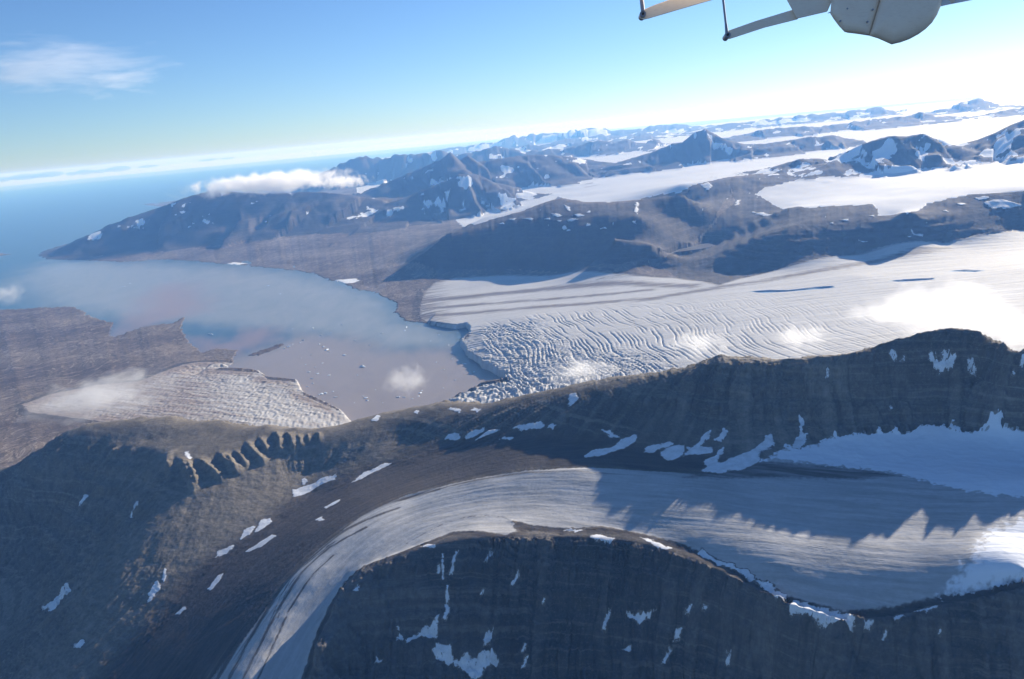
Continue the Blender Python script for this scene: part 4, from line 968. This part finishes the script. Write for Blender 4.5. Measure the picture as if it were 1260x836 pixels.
def blob(name, seed=0, sub=3, amp=0.0):
    bm = bmesh.new(); bmesh.ops.create_icosphere(bm, subdivisions=sub, radius=1.0)
    me = bpy.data.meshes.new(name); bm.to_mesh(me); bm.free(); return me
CLOUD_ME = blob('cloud')
def cloud(px, py, dist, w_px, h_px, depth, mat, label, group=None, name='cloud', tilt=True):
    az, tn = pol(px, py); az = float(az); z = CAM_H - dist * float(tn)
    me = CLOUD_ME.copy(); me.materials.append(mat)
    o = bpy.data.objects.new(name, me); COL.objects.link(o)
    o.location = (dist * math.sin(az), dist * math.cos(az), z)
    o.scale = (0.5 * w_px * dist / FPX, depth, 0.5 * h_px * dist / FPX)
    o.rotation_euler = (0, 0, -az)
    tag(o, label, 'cloud', group)
    return o
C_puff = cloud_mat('cumulus', 0.0075, 2.3, (1.2, 1, 0.7), 0.02, soft=0.7, aniso=0.55)
C_thin = cloud_mat('thin mist', 0.0068, 2.2, (1.2, 1, 0.8), 0.10, soft=0.7, aniso=0.5)
C_cap = cloud_mat('cap cloud', 0.005, 1.7, (5.0, 2.4, 0.8), 0.08, soft=0.4, step=0.2, aniso=0.5)
C_cirrus = cloud_mat('cirrus', 0.00034, 2.4, (1.0, 1.0, 1.6), -0.12, soft=0.6, detail=6, aniso=0.3)
cloud(330, 225, 16800, 240, 34, 900, C_cap, 'long white cloud lying on the headland mountain')
cloud(420, 224, 16600, 90, 20, 500, C_cap, 'small white cloud at the right end of the headland cloud')
cloud(3, 361, 6500, 60, 40, 170, C_puff, 'small white cloud cut by the left edge')
cloud(125, 488, 4100, 210, 62, 260, C_thin, 'thin grey mist over the small glacier')
cloud(500, 468, 3700, 78, 56, 120, C_thin, 'small round cloud over the brown water')
cloud(715, 456, 4100, 130, 44, 160, C_thin, 'thin veil over the broken ice front')
cloud(862, 423, 3150, 130, 52, 120, C_puff, 'small white cloud over the crevasses left of two others')
cloud(985, 415, 2950, 100, 56, 100, C_puff, 'little white cloud between two others above the ridge crest')
cloud(1175, 385, 2850, 260, 96, 190, C_puff, 'largest bright cloud above the right end of the ridge')
cloud(1085, 388, 2950, 90, 34, 70, C_thin, 'wisp left of the largest bright cloud')
cloud(1255, 405, 2500, 90, 70, 90, C_puff, 'bright cloud cut by the right edge behind the crest')
cloud(70, 82, 42000, 330, 95, 3000, C_cirrus, 'wide wispy cirrus in the upper left sky', name='cirrus_cloud')
cloud(150, 100, 43000, 150, 52, 2000, C_cirrus, 'small cirrus wisp right of the wide one', name='cirrus_cloud')
# low cloud bank along the sea horizon
t = NT('cloud bank'); v = t.n('ShaderNodeVolumePrincipled'); v.inputs['Density'].default_value = 2e-5; v.inputs['Color'].default_value = (0.90, 0.94, 1, 1); v.inputs['Anisotropy'].default_value = 0.2
t.l(v.outputs[0], t.out.inputs['Volume'])
aa = np.radians(np.arange(-46, 60, 0.4)); vv = []; ff = []
for i, a in enumerate(aa):
    top = 1080 + 110 * float(fbm(np.array(a * 55), np.array(0.3), 4, 150)); bot = 60 + 25 * float(perlin(np.array(a * 60), np.array(0.7), 151))
    d0 = 84000 + 1500 * float(perlin(np.array(a * 30), np.array(0.2), 152)); d1 = d0 + 14000
    vv += [(d0 * math.sin(a), d0 * math.cos(a), bot), (d1 * math.sin(a), d1 * math.cos(a), bot), (d1 * math.sin(a), d1 * math.cos(a), top), (d0 * math.sin(a), d0 * math.cos(a), top * 0.9)]
    if i:
        b = 4 * (i - 1); c = 4 * i
        ff += [(b + k, b + (k + 1) % 4, c + (k + 1) % 4, c + k) for k in range(4)]
e = 4 * (len(aa) - 1); ff += [(3, 2, 1, 0), (e, e + 1, e + 2, e + 3)]
me = bpy.data.meshes.new('cloud_bank'); me.from_pydata(vv, [], ff); me.update(); me.materials.append(t.m)
o = bpy.data.objects.new('cloud_bank', me); COL.objects.link(o); tag(o, 'pale low cloud bank along the sea horizon', 'cloud bank')
t = NT('far cloud'); v = t.n('ShaderNodeVolumePrincipled'); v.inputs['Density'].default_value = 7e-4; v.inputs['Color'].default_value = (0.42, 0.55, 0.72, 1)
t.l(v.outputs[0], t.out.inputs['Volume'])
for px, py, w, h, lb in ((4, 222, 16, 5, 'grey far cloud cut by the left edge above the bank'), (30, 219, 34, 6, 'long grey cloud above the left end of the bank'), (60, 216, 30, 6, 'grey cloud right of the long one above the bank'), (88, 215, 12, 4, 'tiny grey cloud between two larger ones above the bank'), (104, 213, 18, 6, 'fourth grey cloud from the left above the bank'), (123, 212, 22, 4, 'flat thin grey cloud near the right pair'), (146, 209, 26, 6, 'rightmost thick grey cloud above the bank'), (182, 206, 22, 3, 'thin grey streak far above the bank'), (256, 198, 22, 2.5, 'thin grey streak above the headland cloud'), (280, 196, 16, 2, 'smallest grey streak on the right')):
    o = cloud(px, py - 1, 99000, w, h, 2500, t.m, lb, 'grey clouds above the cloud bank')

# ------------------------------------------------------------------ the aircraft's flap brackets, seen out of the window
t = NT('aircraft paint'); p = t.pos()
g1 = t.noise(p, 14.0, 5, 0.6); g2 = t.noise(t.scale(p, (1, 1, 6)), 40.0, 4, 0.7)
M_paint = t.surf(t.mix(t.math('MULTIPLY', t.remap(g2, 0.52, 0.75), 0.5), t.mix(t.remap(g1, 0.3, 0.7), (0.98, 0.84, 0.69), (0.94, 0.78, 0.63)), (0.72, 0.58, 0.47)), 0.42, t.bump(g1, 0.05, 0.01), 0.5)
t = NT('aircraft white'); M_white = t.surf((0.75, 0.75, 0.76), 0.35)
t = NT('aircraft steel'); M_steel = t.surf((0.42, 0.40, 0.41), 0.35, Metallic=0.8)
t = NT('dark gap'); M_gap = t.surf((0.06, 0.055, 0.055), 0.7)
AD = 3.4
air = bpy.data.objects.new('aircraft_wing', None); COL.objects.link(air)
def cpt(px, py, depth):
    r = VF + ((px - PW / 2) / FPX) * VR - ((py - PH / 2) / FPX) * VU
    return Vector((0, 0, CAM_H)) + Vector(r) * depth
air.location = cpt(1050, -60, AD)
tag(air, 'underside of the aircraft wing with flap brackets at the top right', 'aircraft')
def link_part(name, bm, mat, parent, bevel=0.0):
    me = bpy.data.meshes.new(name); bm.to_mesh(me); bm.free(); me.materials.append(mat)
    for pl in me.polygons: pl.use_smooth = False
    o = bpy.data.objects.new(name, me); COL.objects.link(o); o.parent = parent
    o.matrix_parent_inverse = Matrix.Translation(-Vector(air.location)) if parent == air else Matrix.Identity(4)
    if parent != air: o.matrix_parent_inverse = Matrix.Identity(4)
    if bevel:
        b = o.modifiers.new('bevel', 'BEVEL'); b.width = bevel; b.segments = 3; b.limit_method = 'ANGLE'; b.angle_limit = math.radians(50)
    return o
def plate(name, pts, d0, thick, mat, parent=None, bevel=0.004, curve=0.0):
    bm = bmesh.new()
    v0 = [bm.verts.new(cpt(x, y, d0)) for x, y in pts]; v1 = [bm.verts.new(cpt(x, y, d0 + thick)) for x, y in pts]
    n = len(pts)
    bm.faces.new(v0); bm.faces.new(v1[::-1])
    for i in range(n): bm.faces.new((v0[i], v1[i], v1[(i + 1) % n], v0[(i + 1) % n]))
    bmesh.ops.recalc_face_normals(bm, faces=bm.faces)
    return link_part(name, bm, mat, parent or air, bevel)
def rod(name, a, b, r0, r1, mat, parent=None, seg=12):
    bm = bmesh.new()
    d = (b - a); q = d.to_track_quat('Z', 'Y'); ring = []
    for c, r in ((a, r0), (b, r1)):
        ring.append([bm.verts.new(c + q @ Vector((r * math.cos(k * 2 * math.pi / seg), r * math.sin(k * 2 * math.pi / seg), 0))) for k in range(seg)])
    for k in range(seg): bm.faces.new((ring[0][k], ring[0][(k + 1) % seg], ring[1][(k + 1) % seg], ring[1][k]))
    bm.faces.new(ring[0][::-1]); bm.faces.new(ring[1])
    return link_part(name, bm, mat, parent or air)
px2m = AD / FPX
arc = [(1097, 55), (1108, 52.5), (1119, 48.5), (1130, 42.5), (1139, 36), (1147, 28), (1153, 18.5), (1157, 9), (1159.5, 0), (1161, -20)]
def dome(name, pts, d0, bulge, mat, cx, cy):
    bm = bmesh.new(); rings = []
    for f, k in ((1.0, -1.6), (1.0, 0.0), (0.965, 0.30), (0.88, 0.62), (0.70, 0.86), (0.40, 1.0)):
        rings.append([bm.verts.new(cpt(cx + (x - cx) * f, cy + (y - cy) * f, d0 - bulge * k)) for x, y in pts])
    n = len(pts)
    for a, b in zip(rings[:-1], rings[1:]):
        for i in range(n): bm.faces.new((a[i], a[(i + 1) % n], b[(i + 1) % n], b[i]))
    bm.faces.new(rings[-1]); bm.faces.new(rings[0][::-1])
    bmesh.ops.recalc_face_normals(bm, faces=bm.faces)
    o = link_part(name, bm, mat, air)
    for pl in o.data.polygons: pl.use_smooth = True
    return o
dome('fairing_panel', densify([(1021.5, 17), (1026, 24), (1032, 32), (1039, 39.5), (1043, 40.6), (1055, 42), (1069.8, 44.3), (1082.2, 4), (1086, -30), (1026, -30), (1021.5, 17)], 4)[:-1], AD, 0.035, M_paint, 1050, 8)
dome('fairing_panel', densify([(1069.2, 44.2), (1080, 47.5), (1088, 51)] + arc + [(1160, -30), (1085.6, -30), (1081.6, 4), (1069.2, 44.2)], 4)[:-1], AD - 0.002, 0.05, M_paint, 1112, 2)
plate('bracket', [(966, -20), (968.5, 1), (974.5, 12), (980.5, 23.3), (1018, 14.6), (1023.5, 2), (1027, -20)], AD + 0.02, 0.035, M_paint, bevel=0.004)
plate('trim_strip', [(1018, 17), (1020, 15), (1079, -0.2), (1081, 1.8), (1078, 3)], AD - 0.012, 0.012, M_white, bevel=0.001)
a1 = plate('hinge_arm', [(891.5, 44), (892.5, 40), (896, 38), (930, 26), (976, 12), (982, 24), (940, 34.5), (899, 48), (894.5, 48.5)], AD + 0.035, 0.022, M_paint, bevel=0.003)
a2 = plate('hinge_arm', [(787, 19), (788.5, 14.5), (793, 11.5), (806, 6), (823, 0), (860, -16), (930, -16), (878, -0.2), (836, 12), (798, 23.2), (792, 24.5), (788, 23)], AD + 0.25, 0.024, M_paint, bevel=0.003)
for (x, y, dd, r) in ((894.6, 44.2, AD + 0.035, 3.6), (790.6, 18.6, AD + 0.25, 4.2)):
    c = cpt(x, y, dd); rod('pivot_bolt', c - Vector(VF) * 0.012, c + Vector(VF) * 0.03, r * px2m, r * px2m, M_steel, seg=20)
    rod('bolt_head', c - Vector(VF) * 0.017, c - Vector(VF) * 0.011, 1.6 * px2m, 1.8 * px2m, M_gap, seg=6)
rod('push_rod', cpt(894.4, 41, AD + 0.03), cpt(889.5, -3, AD + 0.03), 1.5 * px2m, 1.5 * px2m, M_steel)
rod('push_rod', cpt(890.2, 5, AD + 0.03), cpt(888.2, -18, AD + 0.03), 1.2 * px2m, 1.2 * px2m, M_steel)
rod('rod_end', cpt(894.6, 43, AD + 0.028), cpt(893.3, 30, AD + 0.028), 2.3 * px2m, 1.7 * px2m, M_steel)
rod('rod_end', cpt(791.2, 15, AD + 0.24), cpt(788.2, -14, AD + 0.24), 2.9 * px2m, 2.6 * px2m, M_steel)
plate('flap_edge', [(1156, 8.6), (1164, 6.6), (1205, -1.5), (1240, -9), (1160, -9)], AD + 0.05, 0.03, M_white, bevel=0.002)
rod('bolt_head', cpt(1171, 0, AD + 0.045), cpt(1171, 0, AD + 0.055), 4 * px2m, 4 * px2m, M_steel, seg=16)
for x, y in ((1042.5, 11), (1067.5, 27), (1089.5, 11), (1074, 12), (1034, 26)):
    c = cpt(x, y, AD - 0.034); rod('rivet', c - Vector(VF) * 0.002, c + Vector(VF) * 0.004, 1.1 * px2m, 1.2 * px2m, M_steel, seg=10)
plate('wing_skin', [(740, -22), (1300, -22), (1330, -170), (700, -170)], AD + 0.12, 0.05, M_paint, bevel=0.01)
